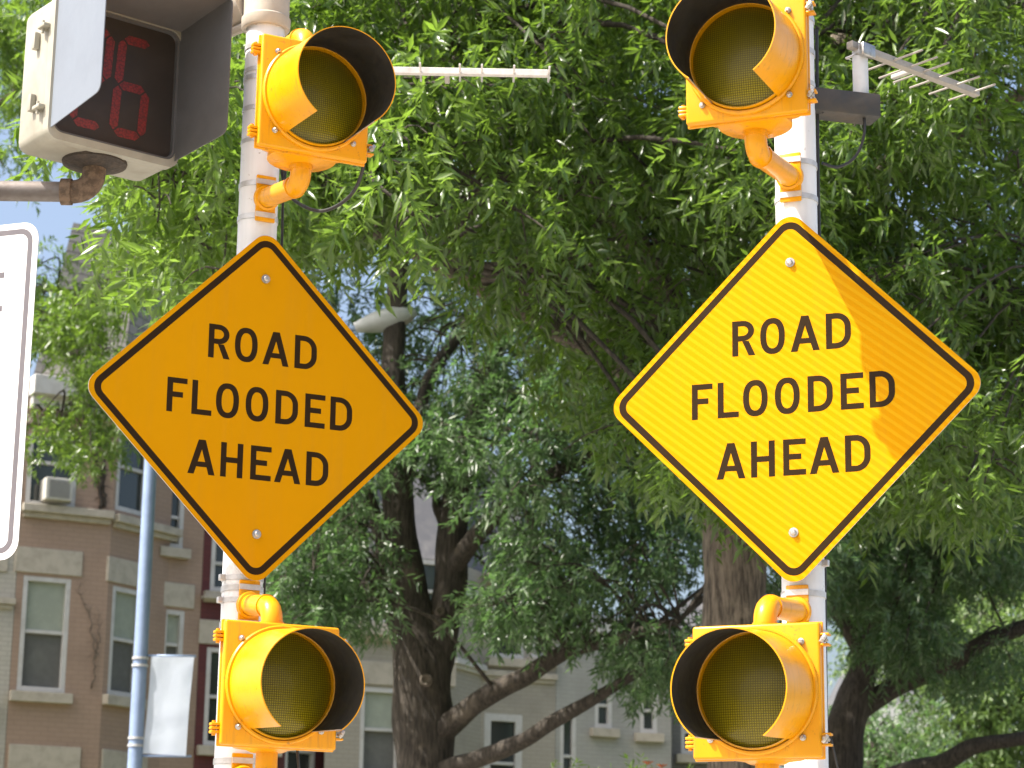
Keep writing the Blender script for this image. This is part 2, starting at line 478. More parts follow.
def arc(cx, cz, rx, rz, a0, a1, n=10):
    return [(cx + rx * math.cos(R(a0 + (a1 - a0) * i / n)), cz + rz * math.sin(R(a0 + (a1 - a0) * i / n))) for i in range(n + 1)]

def glyph(bm, ch, x, z, w, h, s, y):
    if ch == 'O':
        def se(a, b, n=40):
            o = []
            for i in range(n):
                t = 2 * math.pi * i / n; c, q = math.cos(t), math.sin(t)
                e = 2 / 2.35
                o.append((x + w / 2 + a * math.copysign(abs(c) ** e, c), z + h / 2 + b * math.copysign(abs(q) ** e, q)))
            return o
        ringstrip(bm, se(w / 2, h / 2 + .0012), se(w / 2 - s, h / 2 + .0012 - s * .95), y)
    elif ch == 'D':
        rx, rz = w * .58, h * .40
        A = [(x, z), (x, z + h)] + arc(x + w - rx, z + h - rz, rx, rz, 90, 0) + arc(x + w - rx, z + rz, rx, rz, 0, -90)
        B = [(x + s, z + s * .93), (x + s, z + h - s * .93)] + arc(x + w - rx, z + h - rz, rx - s, rz - s * .93, 90, 0) + arc(x + w - rx, z + rz, rx - s, rz - s * .93, 0, -90)
        ringstrip(bm, A, B, y)
    elif ch == 'R':
        rect(bm, x, z, x + s, z + h, y)
        zb = z + h * .42; hh = z + h - zb; rx = w * .50
        A = [(x + s, z + h)] + arc(x + w * .97 - rx, z + h - hh / 2, rx, hh / 2, 90, -90, 14) + [(x + s, zb)]
        B = [(x + s, z + h - s * .9)] + arc(x + w * .97 - rx, z + h - hh / 2, rx - s, hh / 2 - s * .9, 90, -90, 14) + [(x + s, zb + s * .9)]
        ringstrip(bm, A, B, y, False)
        poly(bm, [(x + w * .44, zb - .00005), (x + w * .44 + s * 1.08, zb - .00005), (x + w + .001, z), (x + w + .001 - s * 1.12, z)], y)
    elif ch == 'A':
        ap = s * 1.22; sb = s * 1.10
        hin = z + h * (1 - (ap * .98) / w * 1.0)
        cx = x + w / 2
        # inner edges run from (x+sb, z) to (cx, hin)
        slope = (w / 2 - ap / 2) / h
        hin = z + (w / 2 - sb) / slope
        hin = min(hin, z + h * .86)
        poly(bm, [(x, z), (x + sb, z), (cx, hin), (cx, z + h), (cx - ap / 2, z + h)], y)
        poly(bm, [(x + w, z), (cx + ap / 2, z + h), (cx, z + h), (cx, hin), (x + w - sb, z)], y)
        def ie(zz): return x + sb + (cx - x - sb) * (zz - z) / (hin - z)
        z1, z2 = z + h * .215, z + h * .215 + s * .88
        poly(bm, [(ie(z1), z1), (2 * cx - ie(z1), z1), (2 * cx - ie(z2), z2), (ie(z2), z2)], y)
    elif ch in 'FLEH':
        rect(bm, x, z, x + s, z + h, y)
        t = s * .92
        if ch == 'L': rect(bm, x + s, z, x + w, z + t, y)
        if ch in 'EF':
            rect(bm, x + s, z + h - t, x + w, z + h, y)
            rect(bm, x + s, z + h * .5 - t * .42, x + w * .80, z + h * .5 + t * .58, y)
        if ch == 'E': rect(bm, x + s, z, x + w, z + t, y)
        if ch == 'H':
            rect(bm, x + w - s, z, x + w, z + h, y)
            rect(bm, x + s, z + h * .5 - t * .5, x + w - s, z + h * .5 + t * .5, y)

GW = {'R': .0626, 'O': .0675, 'A': .0785, 'D': .0672, 'F': .0575, 'L': .0580, 'E': .0610, 'H': .0648}
LINES = [('ROAD', .175, [.0155, .0165, .0180]), ('FLOODED', .0005, [.015, .0125, .0205, .0225, .022, .0165]), ('AHEAD', -.174, [.0165, .0235, .0105, .0165])]

def warning_sign(label, loc, yaw, tilt, face_mat):
    t = thing('warning_sign', label, 'warning sign', loc, yaw, 'diamond flood warning signs')
    t.rotation_euler = (0, -tilt, yaw)
    hd = .762 / math.sqrt(2)
    outl = rounded_diamond(hd, .048)
    bm = NB()
    f = [bm.verts.new((x, 0, z)) for x, z in outl]; b = [bm.verts.new((x, .0035, z)) for x, z in outl]
    ff = bm.faces.new(f); ff.material_index = 0
    fb = bm.faces.new(b[::-1]); fb.material_index = 1
    for k in range(len(f)):
        q = bm.faces.new((f[k], b[k], b[(k + 1) % len(f)], f[(k + 1) % len(f)])); q.material_index = 1
    plate = obj('sign_plate', bm, [face_mat, M['back_alu']], t)
    bm = NB()
    o = rounded_diamond(hd - .0135 * math.sqrt(2), .042); i = rounded_diamond(hd - .0325 * math.sqrt(2), .026)
    ringstrip(bm, o, i, -.0004)
    obj('border', bm, M['ink'], t)
    h = .1015; s = .0172; G = 1.045
    for word, zc, gaps in LINES:
        bm = NB()
        gaps = [q * 1.0 for q in gaps]
        tw = sum(GW[c] * G for c in word) + sum(gaps)
        x = -tw / 2
        for k, c in enumerate(word):
            glyph(bm, c, x, zc - h / 2, GW[c] * G, h, s, -.0004)
            x += GW[c] * G + (gaps[k] if k < len(gaps) else 0)
        obj('lettering', bm, M['ink'], t)
    for z in (.384, -.384):
        bm = NB()
        lathe(bm, (0, -.0002, z), (0, -1, 0), [(0, .0135), (.002, .0135), (.0025, .0085), (.009, .0085), (.0115, .006), (.012, 0)], 12)
        obj('bolt', bm, M['steel'], t, smooth='auto')
    for z in (.30, -.30):
        bm = NB()
        box(bm, (0, .021, z), (.05, .034, .035), .004)
        obj('bracket', bm, M['steel'], t)
    return t

SL = (Vector((-.73333, 6.54725, 3.22345)), R(26.2)); SR = (Vector((.77346, 6.1677, 3.17924)), R(-21.31))
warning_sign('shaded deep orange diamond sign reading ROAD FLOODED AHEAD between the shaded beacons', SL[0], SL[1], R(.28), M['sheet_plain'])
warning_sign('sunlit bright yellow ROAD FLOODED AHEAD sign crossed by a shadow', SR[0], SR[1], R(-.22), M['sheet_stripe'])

# ------------------------------------------------------------------ poles
def axis_of(S, off=.098):
    c, y = S
    n = Vector((math.sin(y), -math.cos(y), 0)); p = c - n * off
    return Vector((p.x, p.y, 0))
PL, PR = axis_of(SL), axis_of(SR, .09)
PRAD = .0592
def ringband(bm, z, r=PRAD, h=.014, t=.0022, clamp=None):
    lathe(bm, (0, 0, z - h / 2), (0, 0, 1), [(0, r + .0003), (0, r + t), (h, r + t), (h, r + .0003)], 32)
    if clamp is not None:
        box(bm, ((r + .008) * math.cos(clamp), (r + .008) * math.sin(clamp), z), (.02, .014, h * 1.3), .002, Matrix.Rotation(clamp, 3, 'Z'))

def signal_pole(label, loc, yaw, ztop, bands, collar=None):
    t = thing('signal_pole', label, 'pole', loc, yaw, 'white signal poles')
    bm = NB()
    prof = [(0, .0), (0, .16), (.05, .16), (.07, .10), (.30, .085), (.34, PRAD)]
    lathe(bm, (0, 0, .124), (0, 0, 1), prof + [(ztop - .124, PRAD), (ztop - .124 + .01, PRAD * .6), (ztop - .124 + .012, 0)], 40)
    obj('shaft', bm, M['pole'], t, smooth='auto')
    for z, cl in bands:
        bm = NB(); ringband(bm, z, clamp=cl)
        obj('strap', bm, M['strap'], t, smooth='auto')
    if collar:
        bm = NB()
        lathe(bm, (0, 0, collar), (0, 0, 1), [(0, PRAD + .0005), (0, PRAD + .012), (.006, PRAD + .016), (.035, PRAD + .017), (.040, PRAD + .012), (.75, PRAD + .013), (.755, PRAD + .001)], 40)
        obj('collar', bm, M['collar'], t, smooth='auto')
    return t
signal_pole('white pole with a beige collar holding the left sign', PL, SL[1], 5.6,
            [(4.29, None), (4.165, None), (4.06, None), (3.62, None), (2.72, R(190)), (2.655, R(185))], 4.435)
signal_pole('white pole holding the right sign in front of the oak trunk', PR, SR[1], 5.9,
            [(4.38, None), (4.22, None), (4.12, None), (3.55, None), (2.72, R(-10))])

# ------------------------------------------------------------------ beacons
def flasher(label, loc, yaw, d, arms, hinge_left=True, e=0.0, rise=.045, drop=.078):
    """local frame: origin on the pole axis at the box centre, front is -y"""
    t = thing('warning_beacon', label, 'beacon', loc, yaw, 'yellow flashing beacons')
    W, H = .335, .339
    y0 = -d
    bm = NB()
    box(bm, (e, y0 + .078, 0), (W - .065, .096, H - .038), .03, seg=4)
    obj('housing', bm, M['paint'], t, smooth='auto')
    # door with a raised rim
    bm = NB()
    box(bm, (e, y0 + .0125, 0), (W, .025, H), .007, seg=3)
    box(bm, (e, y0 + .029, 0), (W + .004, .009, H + .006), .003)
    door = obj('door', bm, M['paint'], t, smooth='auto')
    # ring at the foot of the hood and the lens
    bm = NB()
    lathe(bm, (e, y0 - .001, 0), (0, -1, 0), [(0, .1625), (.008, .1625), (.012, .159), (.012, .1535)], 64)
    obj('hood_ring', bm, M['paint'], t, smooth='auto')
    bm = NB()
    lathe(bm, (e, y0 - .002, 0), (0, -1, 0), [(0, .1498), (.018, .1498), (.021, .1492), (.020, .1455), (.002, .1445)], 64)
    obj('lens_ring', bm, M['paint'], t, smooth='auto')
    bm = NB()
    lathe(bm, (e, y0 - .002, 0), (0, -1, 0), [(.002, .1445), (.009, .132), (.018, .10), (.024, .06), (.027, .025), (.0275, 0)], 48)
    obj('lens', bm, M['lens'], t, smooth=True)
    # hood: a tube open at the bottom
    bm = NB()
    cut = R(36)
    a0, a1 = cut, 2 * math.pi - cut
    L = .240
    ref = (0, 0, -1)
    for f in (lathe(bm, (e, y0 - .004, 0), (0, -1, 0), [(0, .1535), (L, .1475)], 72, 0, a0, a1, ref),): o_r = f
    i_r = lathe(bm, (e, y0 - .004, 0), (0, -1, 0), [(0, .1505), (L, .1445)], 72, 1, a0, a1, ref)
    for k in range(72):
        bm.faces.new((o_r[1][k], o_r[1][k + 1], i_r[1][k + 1], i_r[1][k])).material_index = 0
    for k in (0, 72):
        bm.faces.new((o_r[0][k], o_r[1][k], i_r[1][k], i_r[0][k])).material_index = 2
    for v in bm.verts: v.co.z -= .078 * (y0 - v.co.y)      # hood droops slightly
    obj('hood', bm, [M['paint'], M['black_in'], M['steel']], t, smooth='auto')
    for a in (45, 135, 225, 315):
        bm = NB()
        c = (e + .170 * math.cos(R(a)), y0 - .0005, .170 * math.sin(R(a)))
        lathe(bm, c, (0, -1, 0), [(0, .0085), (.003, .0085), (.004, .006), (.010, .006), (.012, .004), (.012, 0)], 10)
        obj('screw', bm, M['steel'], t, smooth='auto')
    sg = -1 if hinge_left else 1
    for z in (.125, -.125):
        bm = NB()
        for k in (-1, 0, 1):
            box(bm, (e + sg * (W / 2 + .011), y0 + .022, z + k * .0105), (.026, .022, .0082), .0025)
        tube(bm, [(e + sg * (W / 2 + .013), y0 + .022, z - .020), (e + sg * (W / 2 + .013), y0 + .022, z + .020)], .0055, 10)
        obj('hinge', bm, M['paint'], t, smooth='auto')
        bm = NB()
        box(bm, (e - sg * (W / 2 + .010), y0 + .018, z + .013), (.024, .026, .006), .0015)
        box(bm, (e - sg * (W / 2 + .010), y0 + .018, z - .013), (.024, .026, .006), .0015)
        lt = obj('latch', bm, M['paint'], t, smooth='auto')
        bm = NB()
        tube(bm, [(e - sg * (W / 2 + .011), y0 + .03, z), (e - sg * (W / 2 + .011), y0 - .016, z)], .0042, 10)
        box(bm, (e - sg * (W / 2 + .011), y0 - .008, z), (.010, .006, .024), .002, Matrix.Rotation(R(35), 3, 'Y'))
        lathe(bm, (e - sg * (W / 2 + .011), y0 + .002, z), (0, -1, 0), [(0, .009), (.004, .009), (.004, 0)], 12)
        obj('wing_nut', bm, M['steel'], lt, smooth='auto')
    yc = y0 + .096
    for sgn in arms:
        zb = sgn * (H / 2 - .013)
        bm = NB()
        lathe(bm, (e, yc, zb), (0, 0, sgn), [(-.010, .100), (.004, .100), (.008, .094), (.013, .060), (.020, .045), (.020, .02)], 32)
        obj('pipe_flange', bm, M['paint'], t, smooth='auto')
        zh = zb + sgn * (drop if sgn < 0 else .072)
        bm = NB()
        p0 = Vector((e, yc, zb + sgn * .01)); pc = Vector((e, yc, zh)); p2 = Vector((0, -PRAD - .012, zh + (rise if sgn < 0 else .03)))
        dirv = (p2 - pc).normalized()
        path = [p0] + bez(pc - Vector((0, 0, sgn * .05)), pc, pc + dirv * .05, 8) + [p2]
        tube(bm, path, .0305, 20)
        for q, dd in ((pc - Vector((0, 0, sgn * .052)), Vector((0, 0, sgn))), (pc + dirv * .052, dirv)):
            lathe(bm, q - dd * .006, dd, [(0, .0300), (0, .0335), (.014, .0335), (.014, .0300)], 24)
        obj('mounting_pipe', bm, M['paint'], t, smooth='auto')
        bm = NB()
        box(bm, (0, -PRAD - .004, p2.z), (.062, .010, .145), .003)
        lathe(bm, (0, -PRAD - .008, p2.z), dirv * -1, [(0, .040), (.014, .038), (.016, .031)], 24)
        obj('mounting_plate', bm, M['paint'], t, smooth='auto')
        for dz in (.052, -.052):
            bm = NB()
            lathe(bm, (0, 0, p2.z + dz - .008), (0, 0, 1), [(0, PRAD + .0005), (0, PRAD + .003), (.016, PRAD + .003), (.016, PRAD + .0005)], 32)
            box(bm, (0, -PRAD - .0105, p2.z + dz), (.064, .003, .016))
            obj('strap', bm, M['strap'], t, smooth='auto')
    return t
CZ = 1.65
flasher('shaded orange beacon above the left sign, hood opening to the right', (PL.x, PL.y, 2.408 + CZ), R(26.0), .455, (1, -1))
flasher('yellow beacon below the left sign with a glaring sunlit hood', (PL.x, PL.y, .729 + CZ), R(25.7), .36, (1, -1), drop=.125)
flasher('yellow beacon above the right sign, half cropped by the top edge', (PR.x, PR.y, 2.363 + CZ), R(-21.2), .515, (1, -1), e=-.006)
flasher('sunlit yellow beacon below the right sign, hood opening to the left', (PR.x, PR.y, .674 + CZ), R(-22.0), .465, (1, -1), e=-.006, drop=.125)

# ------------------------------------------------------------------ cables
def cable(label, pts, r=.0055):
    base = Vector(pts[0])
    t = bpy.data.objects.new('cable', None)
    bm = NB(); tube(bm, smooth_path([Vector(p) - base for p in pts], 8), r, 8)
    bpy.data.objects.remove(t)
    o = obj('cable', bm, M['cable'], None)
    o.location = base
    tag(o, label, 'cable')
    return o
YL = PL.y
cable('black cable looping below the beacon above the left sign', [at(284, 158, YL + .02), at(283, 178, YL + .05), at(294, 200, YL + .02), at(322, 211, YL - .08), at(350, 196, YL - .16), at(363, 168, YL - .22), at(364, 135, YL - .25)])
cable('thin black cable running down beside the left pole', [at(288, 60, YL + .03), at(287, 150, YL + .03), at(283, 200, YL + .03), at(281, 260, YL + .03), at(270, 420, YL + .03), at(264, 600, YL + .03)], .004)
YR = PR.y
cable('thick black cable running down the right pole', [at(816.9, 30, YR + .02), at(817.4, 110, YR + .02), at(818.4, 200, YR + .02), at(821.4, 330, YR + .02), at(824.5, 560, YR + .02), at(826, 700, YR + .03), at(828, 800, YR + .03)], .005)
cable('thin black cable hanging in a loop under the antenna bracket', [at(822, 112, YR), at(848, 100, YR + .02), at(862, 110, YR + .04), at(864, 135, YR + .04), at(855, 157, YR + .04), at(838, 167, YR + .03), at(822, 163, YR + .02)], .0045)
cable('thin black cable below the lowest right hand beacon', [at(831, 738, YR - .42), at(838, 770, YR - .4), at(846, 800, YR - .36)], .0028)
cable('thin black cable hanging below the lowest left beacon', [at(297, 746, YL - .2), at(299, 770, YL - .2), at(302, 800, YL - .18)], .004)

# ------------------------------------------------------------------ antennas
def yagi(label, mast_base, mast_h, boom_dir, boom_len, elem, bracket_from, driven, boom_back=.03, r_m=.023, bs=(.018, .021), mat='alu'):
    """mast_base: world point at foot of the mast"""
    t = thing('yagi_antenna', label, 'antenna', mast_base, math.atan2(boom_dir.y, boom_dir.x), 'yagi antennas on the poles')
    rz = Matrix.Rotation(-math.atan2(boom_dir.y, boom_dir.x), 3, 'Z')
    bf = rz @ (Vector(bracket_from) - Vector(mast_base))
    bm = NB()
    L = Vector((bf.x, bf.y, 0)).length
    ang = math.atan2(bf.y, bf.x)
    box(bm, (bf.x / 2 - .015 * math.cos(ang), bf.y / 2 - .015 * math.sin(ang), -.036), (L + .06, .08, .072), .005, Matrix.Rotation(ang, 3, 'Z'))
    obj('bracket_arm', bm, M['dark_metal'], t, smooth='auto')
    bm = NB(); tube(bm, [(0, 0, -.03), (0, 0, mast_h)], r_m, 24)
    obj('mast', bm, M['lamp_head'], t, smooth='auto')
    bm = NB()
    box(bm, (.0, -r_m - .006, mast_h - .02), (.055, .018, .04), .004)
    tube(bm, [(-.02, -r_m - .01, mast_h - .03), (-.02, r_m + .012, mast_h - .03), (.02, r_m + .012, mast_h - .03), (.02, -r_m - .01, mast_h - .03)], .004, 8)
    obj('clamp', bm, M['steel'], t, smooth='auto')
    zb = mast_h - .005
    bm = NB(); box(bm, (boom_len / 2 - boom_back, 0, zb), (boom_len + boom_back, bs[0], bs[1]), .002)
    obj('boom', bm, M[mat], t)
    for x, l in elem:
        bm = NB(); tube(bm, [(x, -l / 2, zb - .002), (x, l / 2, zb - .002)], .0034, 8)
        obj('element', bm, M[mat], t)
    bm = NB()
    x, l = driven
    box(bm, (x, l * .27, zb), (.016, l * .48, .014), .003)
    obj('driven_element', bm, M['lamp_bowl'], t)
    return t
mb = at(861, 97, YR + .06)
b0 = at(859.5, 47, YR + .06); b1 = at(993, 97, YR + .06)
# boom level, heading right and away
bd = Vector((math.cos(R(40)), math.sin(R(40)), 0))
yagi('antenna beside the top right beacon with its boom receding', mb, b0.z - mb.z, bd, .555, [(.14, .24), (.215, .225), (.275, .215), (.345, .205), (.43, .195), (.515, .18)], (PR.x + .05, PR.y + .02, mb.z), (.245, .17), bs=(.024, .022), mat='alu_shaded')
mb = at(318, 112, YL + .08)
b0 = at(318, 69.5, YL + .08)
e0 = at(553, 70, YL + .08)
def xd(px): return at(px, 69.5, YL + .08).x - mb.x
yagi('level white antenna boom sticking out behind the left beacon', mb, b0.z - mb.z + .005, Vector((1, 0.012, 0)).normalized(), e0.x - mb.x, [(xd(420.5), .15), (xd(460), .14), (xd(482), .14), (xd(514), .135), (xd(549), .125)], (PL.x + .05, PL.y + .02, mb.z), (xd(447), .17), bs=(.018, .0225))

# ------------------------------------------------------------------ pedestrian signal
PED_YAW = R(38.4)
pc = atd(117, 86, 7.02)                     # centre of the display
n = Vector((math.sin(PED_YAW), -math.cos(PED_YAW), 0))
ped0 = pc - n * .0
t = thing('pedestrian_signal', 'cream countdown signal showing dim red 26 behind pale visor', 'pedestrian signal', ped0 - Vector((0, 0, .21)), PED_YAW)
W, H, D = .440, .462, .20
zc = .226
bm = NB()
box(bm, (0, D / 2 + .018, zc), (W, D, H), .035, seg=4)
obj('housing', bm, M['housing'], t, smooth='auto')
def rrect(w, h, r, n=6):
    o = []
    for cx, cz, a in ((w / 2 - r, h / 2 - r, 0), (-w / 2 + r, h / 2 - r, 90), (-w / 2 + r, -h / 2 + r, 180), (w / 2 - r, -h / 2 + r, 270)):
        o += arc(cx, cz, r, r, a, a + 90, n)
    return o
def sh(pts, z): return [(x, q + z) for x, q in pts]
bm = NB()
A, B = sh(rrect(W + .006, H + .006, .035), zc), sh(rrect(.420, .425, .035), zc)
for P_, Q_, ya, yb in ((A, A, .03, -.004), (A, B, -.004, -.008), (B, B, -.008, .02)):
    va = [bm.verts.new((x, ya, z)) for x, z in P_]; vb = [bm.verts.new((x, yb, z)) for x, z in Q_]
    for k in range(len(va)): bm.faces.new((va[k], va[(k + 1) % len(va)], vb[(k + 1) % len(va)], vb[k]))
obj('door_frame', bm, M['housing'], t, smooth='auto')
bm = NB()
A, B = sh(rrect(.419, .424, .034), zc), sh(rrect(.404, .409, .03), zc)
ringstrip(bm, A, B, -.002); 
va = [bm.verts.new((x, -.002, z)) for x, z in B]; vb = [bm.verts.new((x, .016, z)) for x, z in B]
for k in range(len(va)): bm.faces.new((va[k], va[(k + 1) % len(va)], vb[(k + 1) % len(va)], vb[k]))
obj('gasket', bm, M['visor_grey'], t)
bm = NB()
bm.faces.new([bm.verts.new((x, .0125, z)) for x, z in sh(rrect(.416, .420, .034), zc)])
disp = obj('display', bm, M['display'], t)
SEG = {'2': 'abged', '6': 'afgedc'}
def digit(ch, x, z, w, h, s):
    bm = NB()
    g = .004; y = .0118
    zz = {'a': h / 2, 'g': 0, 'd': -h / 2}
    for c in SEG[ch]:
        if c in zz:
            zq = zz[c]; q = s / 2
            poly(bm, [(x - w / 2 + g, z + zq), (x - w / 2 + q + g, z + zq + q), (x + w / 2 - q - g, z + zq + q), (x + w / 2 - g, z + zq), (x + w / 2 - q - g, z + zq - q), (x - w / 2 + q + g, z + zq - q)], y)
        else:
            sx = w / 2 if c in 'bc' else -w / 2
            z0, z1 = (0, h / 2) if c in 'bf' else (-h / 2, 0)
            q = s / 2
            poly(bm, [(x + sx, z + z0 + g), (x + sx - q, z + z0 + q + g), (x + sx - q, z + z1 - q - g), (x + sx, z + z1 - g), (x + sx + q, z + z1 - q - g), (x + sx + q, z + z0 + q + g)], y)
    for v in bm.verts: v.co.x += (v.co.z - z) * .06
    return obj('digit', bm, M['led'], disp)
digit('2', -.080, zc - .004, .096, .305, .029)
digit('6', .058, zc - .004, .096, .305, .029)
# visor panels
def plate(name, pts, th, mat):
    """pts: four corners, thickness th along face normal"""
    bm = NB()
    P_ = [Vector(p) for p in pts]
    nn = (P_[1] - P_[0]).cross(P_[-1] - P_[0]).normalized() * th
    # round the two front corners
    out = []
    k = len(P_)
    for i, p in enumerate(P_):
        if i in (1, 2):
            a = (P_[i - 1] - p).normalized(); b = (P_[(i + 1) % k] - p).normalized(); r = .03
            out += bez(p + a * r, p, p + b * r, 5)
        else: out.append(p)
    f = [bm.verts.new(p) for p in out]; b = [bm.verts.new(p + nn) for p in out]
    bm.faces.new(f); bm.faces.new(b[::-1])
    for i in range(len(f)): bm.faces.new((f[i], b[i], b[(i + 1) % len(f)], f[(i + 1) % len(f)]))
    return obj(name, bm, mat, t)
z0, z1 = zc - .212, zc + .226
VL = .285
plate('visor_panel', [(-.212, .004, z0 + .008), (-.222, -.325, z0 + .03), (-.222, -.325, z1), (-.212, .004, z1)], .003, M['visor_lit']).update_tag()
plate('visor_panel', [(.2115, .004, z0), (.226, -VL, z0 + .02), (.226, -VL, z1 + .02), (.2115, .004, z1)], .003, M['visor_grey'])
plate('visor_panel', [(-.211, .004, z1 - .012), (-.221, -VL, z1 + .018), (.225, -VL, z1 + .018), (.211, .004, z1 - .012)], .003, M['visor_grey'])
for z in (zc + .13, zc - .13):
    bm = NB()
    box(bm, (-W / 2 - .012, .045, z), (.026, .045, .012), .003)
    box(bm, (-W / 2 - .010, .10, z + (.03 if z < zc else -.03)), (.02, .02, .055), .004)
    tube(bm, [(-W / 2 - .014, .05, z - .02), (-W / 2 - .014, .05, z + .02)], .005, 8)
    obj('hinge', bm, M['housing'], t, smooth='auto')
for zz, sgn in ((-.005, -1), (.425, 1)):
    bm = NB()
    lathe(bm, (0, D / 2 + .015, zz + sgn * -.002), (0, 0, sgn), [(0, .10), (.010, .098), (.018, .07), (.024, .045), (.024, 0)], 28)
    obj('pipe_hub', bm, M['hub'], t, smooth='auto')
# rusty elbow and the pipe going left
el = Matrix.Rotation(PED_YAW, 3, 'Z')
hub = el @ Vector((0, D / 2 + .015, -.03)) + t.location
tb = thing('signal_bracket', 'grey pipe with a rusty elbow below the countdown signal', 'bracket', hub)
bm = NB()
pth = [Vector((0, 0, .02))] + bez((0, 0, -.005), (0, 0, -.075), (-.075, -.01, -.075), 8)
tube(bm, pth, .036, 20)
lathe(bm, (-.082, -.01, -.075), (-1, 0, 0), [(-.02, .034), (-.02, .041), (.012, .041), (.012, .03)], 24)
obj('elbow', bm, M['rust'], tb, smooth='auto')
bm = NB(); tube(bm, [(-.07, -.01, -.075), (-1.5, -.01, -.075)], .031, 20)
obj('pipe', bm, M['galv'], tb, smooth='auto')
tp = hub + Vector((-1.5, -.01, 0))
# carrying post of the bracket, outside the picture
pp = thing('signal_post', 'grey post carrying the bracket beyond the left edge', 'post', (tp.x, tp.y, 0.124))
bm = NB(); tube(bm, [(0, 0, 0), (0, 0, tp.z + .6)], .057, 24); obj('shaft', bm, M['galv'], pp)
# beam from the collar to the back of the signal
tb2 = thing('support_pipe', 'beige support pipe reaching from the left pole collar behind the countdown signal', 'support pipe', (PL.x, PL.y, 4.62))
bm = NB()
endp = el @ Vector((0, D + .05, .22)) + t.location - tb2.location
st = Vector((-.05, .03, -.075))
tube(bm, [st, st + Vector((-.10, .07, -.01)), Vector((endp.x * .6, endp.y * .6 + .22, -.10)), Vector((endp.x + .02, endp.y + .05, endp.z + .12)), endp], [.082, .08, .07, .055, .05], 20)
tube(bm, [st + Vector((-.0, -.03, -.088)), Vector((endp.x * .6, endp.y * .6 + .19, -.185))], .014, 10)
obj('pipe', bm, M['collar'], tb2, smooth='auto')

# ------------------------------------------------------------------ white regulatory sign, cut by the left edge
ys = R(-20)
tr = atd(39.5, 221, 6.62)
wsn = thing('regulatory_sign', 'white rounded sign with a dark border cut by the left edge', 'sign', (tr.x, tr.y, tr.z), ys)
Wd, Hh = .61, .985
o = [(x - Wd / 2, z - Hh / 2) for x, z in rrect(Wd, Hh, .052)]
bm = NB()
f = [bm.verts.new((x, 0, z)) for x, z in o]; b = [bm.verts.new((x, .003, z)) for x, z in o]
bm.faces.new(f).material_index = 0; bm.faces.new(b[::-1]).material_index = 1
for k in range(len(f)): bm.faces.new((f[k], b[k], b[(k + 1) % len(f)], f[(k + 1) % len(f)])).material_index = 1
obj('sign_plate', bm, [M['white_sign'], M['back_alu']], wsn)
bm = NB()
ringstrip(bm, [(x - Wd / 2, z - Hh / 2) for x, z in rrect(Wd - .036, Hh - .036, .040)], [(x - Wd / 2, z - Hh / 2) for x, z in rrect(Wd - .068, Hh - .068, .026)], -.0004)
obj('border', bm, M['ink_white'], wsn)
bm = NB()
glyph(bm, 'E', -.1665, -.262, .062, .118, .019, -.0004)
obj('lettering', bm, M['ink_white'], wsn)
c2 = Matrix.Rotation(ys, 3, 'Z') @ Vector((-Wd / 2, .06, 0)) + tr
sp = thing('sign_post', 'grey post behind the white sign beyond the left edge', 'post', (c2.x, c2.y, .124))
bm = NB(); tube(bm, [(0, 0, 0), (0, 0, tr.z + .1)], .03, 16); obj('shaft', bm, M['galv'], sp)

# ------------------------------------------------------------------ street lamp and banner
LY = 22.0
lb = at(143.5, 600, LY)
lamp = thing('street_lamp', 'blue grey street lamp rising behind the left sign', 'street lamp', (lb.x, lb.y, 0))
ztop = at(158, 372, LY).z
bm = NB(); tube(bm, [(0, 0, .12), (0, 0, .5), (0, 0, .52), (0, 0, ztop)], [.15, .13, .078, .060], 24)
obj('pole', bm, M['lamp_pole'], lamp, smooth='auto')
for py in (662, 742):
    z = at(140, py, LY).z
    bm = NB()
    for dz in (-.035, .035): lathe(bm, (0, 0, z + dz - .012), (0, 0, 1), [(0, .068), (0, .080), (.022, .080), (.022, .068)], 24)
    obj('band', bm, M['strap'], lamp, smooth='auto')
hd = at(355, 328, LY) - Vector((lb.x, lb.y, 0))
tip = at(417, 312, LY) - Vector((lb.x, lb.y, 0))
bm = NB()
tube(bm, smooth_path([Vector((0, 0, ztop - .4)), Vector((.25, 0, ztop + .05)), Vector((hd.x * .6, 0, hd.z - .12)), Vector((hd.x + .05, 0, hd.z))], 6), .03, 14)
obj('arm', bm, M['lamp_pole'], lamp, smooth='auto')
bm = NB()
ax = (tip - hd); L = ax.length; ax.normalize()
lathe(bm, hd, ax, [(0, .0), (0, .07), (.08, .10), (.22, .15), (.40, .165), (.52, .12), (L - .01, .05), (L, 0)], 24)
for v in bm.verts:
    q = v.co - hd; h = q.dot(Vector((0, 0, 1))) - ax.z * q.dot(ax)
    v.co.z -= h * .32
obj('lamp_head', bm, M['lamp_head'], lamp, smooth=True)
bm = NB()
mid = hd + ax * (L * .64) + Vector((0, 0, -.035))
bmesh.ops.create_uvsphere(bm, u_segments=20, v_segments=10, radius=1.0, matrix=Matrix.Translation(mid) @ Matrix.Rotation(-math.atan2(ax.z, ax.x), 4, 'Y') @ Matrix.Diagonal((.21, .115, .075, 1)))
obj('lamp_bowl', bm, M['lamp_bowl'], lamp, smooth=True)
bt, bb = at(172, 657, LY), at(170, 755, LY)
for z in (bt.z + .01, bb.z - .01):
    bm = NB(); tube(bm, [(.06, 0, z), (at(196, 657, LY).x - lb.x, 0, z)], .012, 10)
    obj('banner_arm', bm, M['lamp_pole'], lamp)
bx0, bx1 = at(151.5, 657, LY).x, at(194.5, 657, LY).x
bo = Vector(((bx0 + bx1) / 2, LY, bb.z))
bm = NB()
nx, nz = 14, 26
gr = [[None] * (nz + 1) for _ in range(nx + 1)]
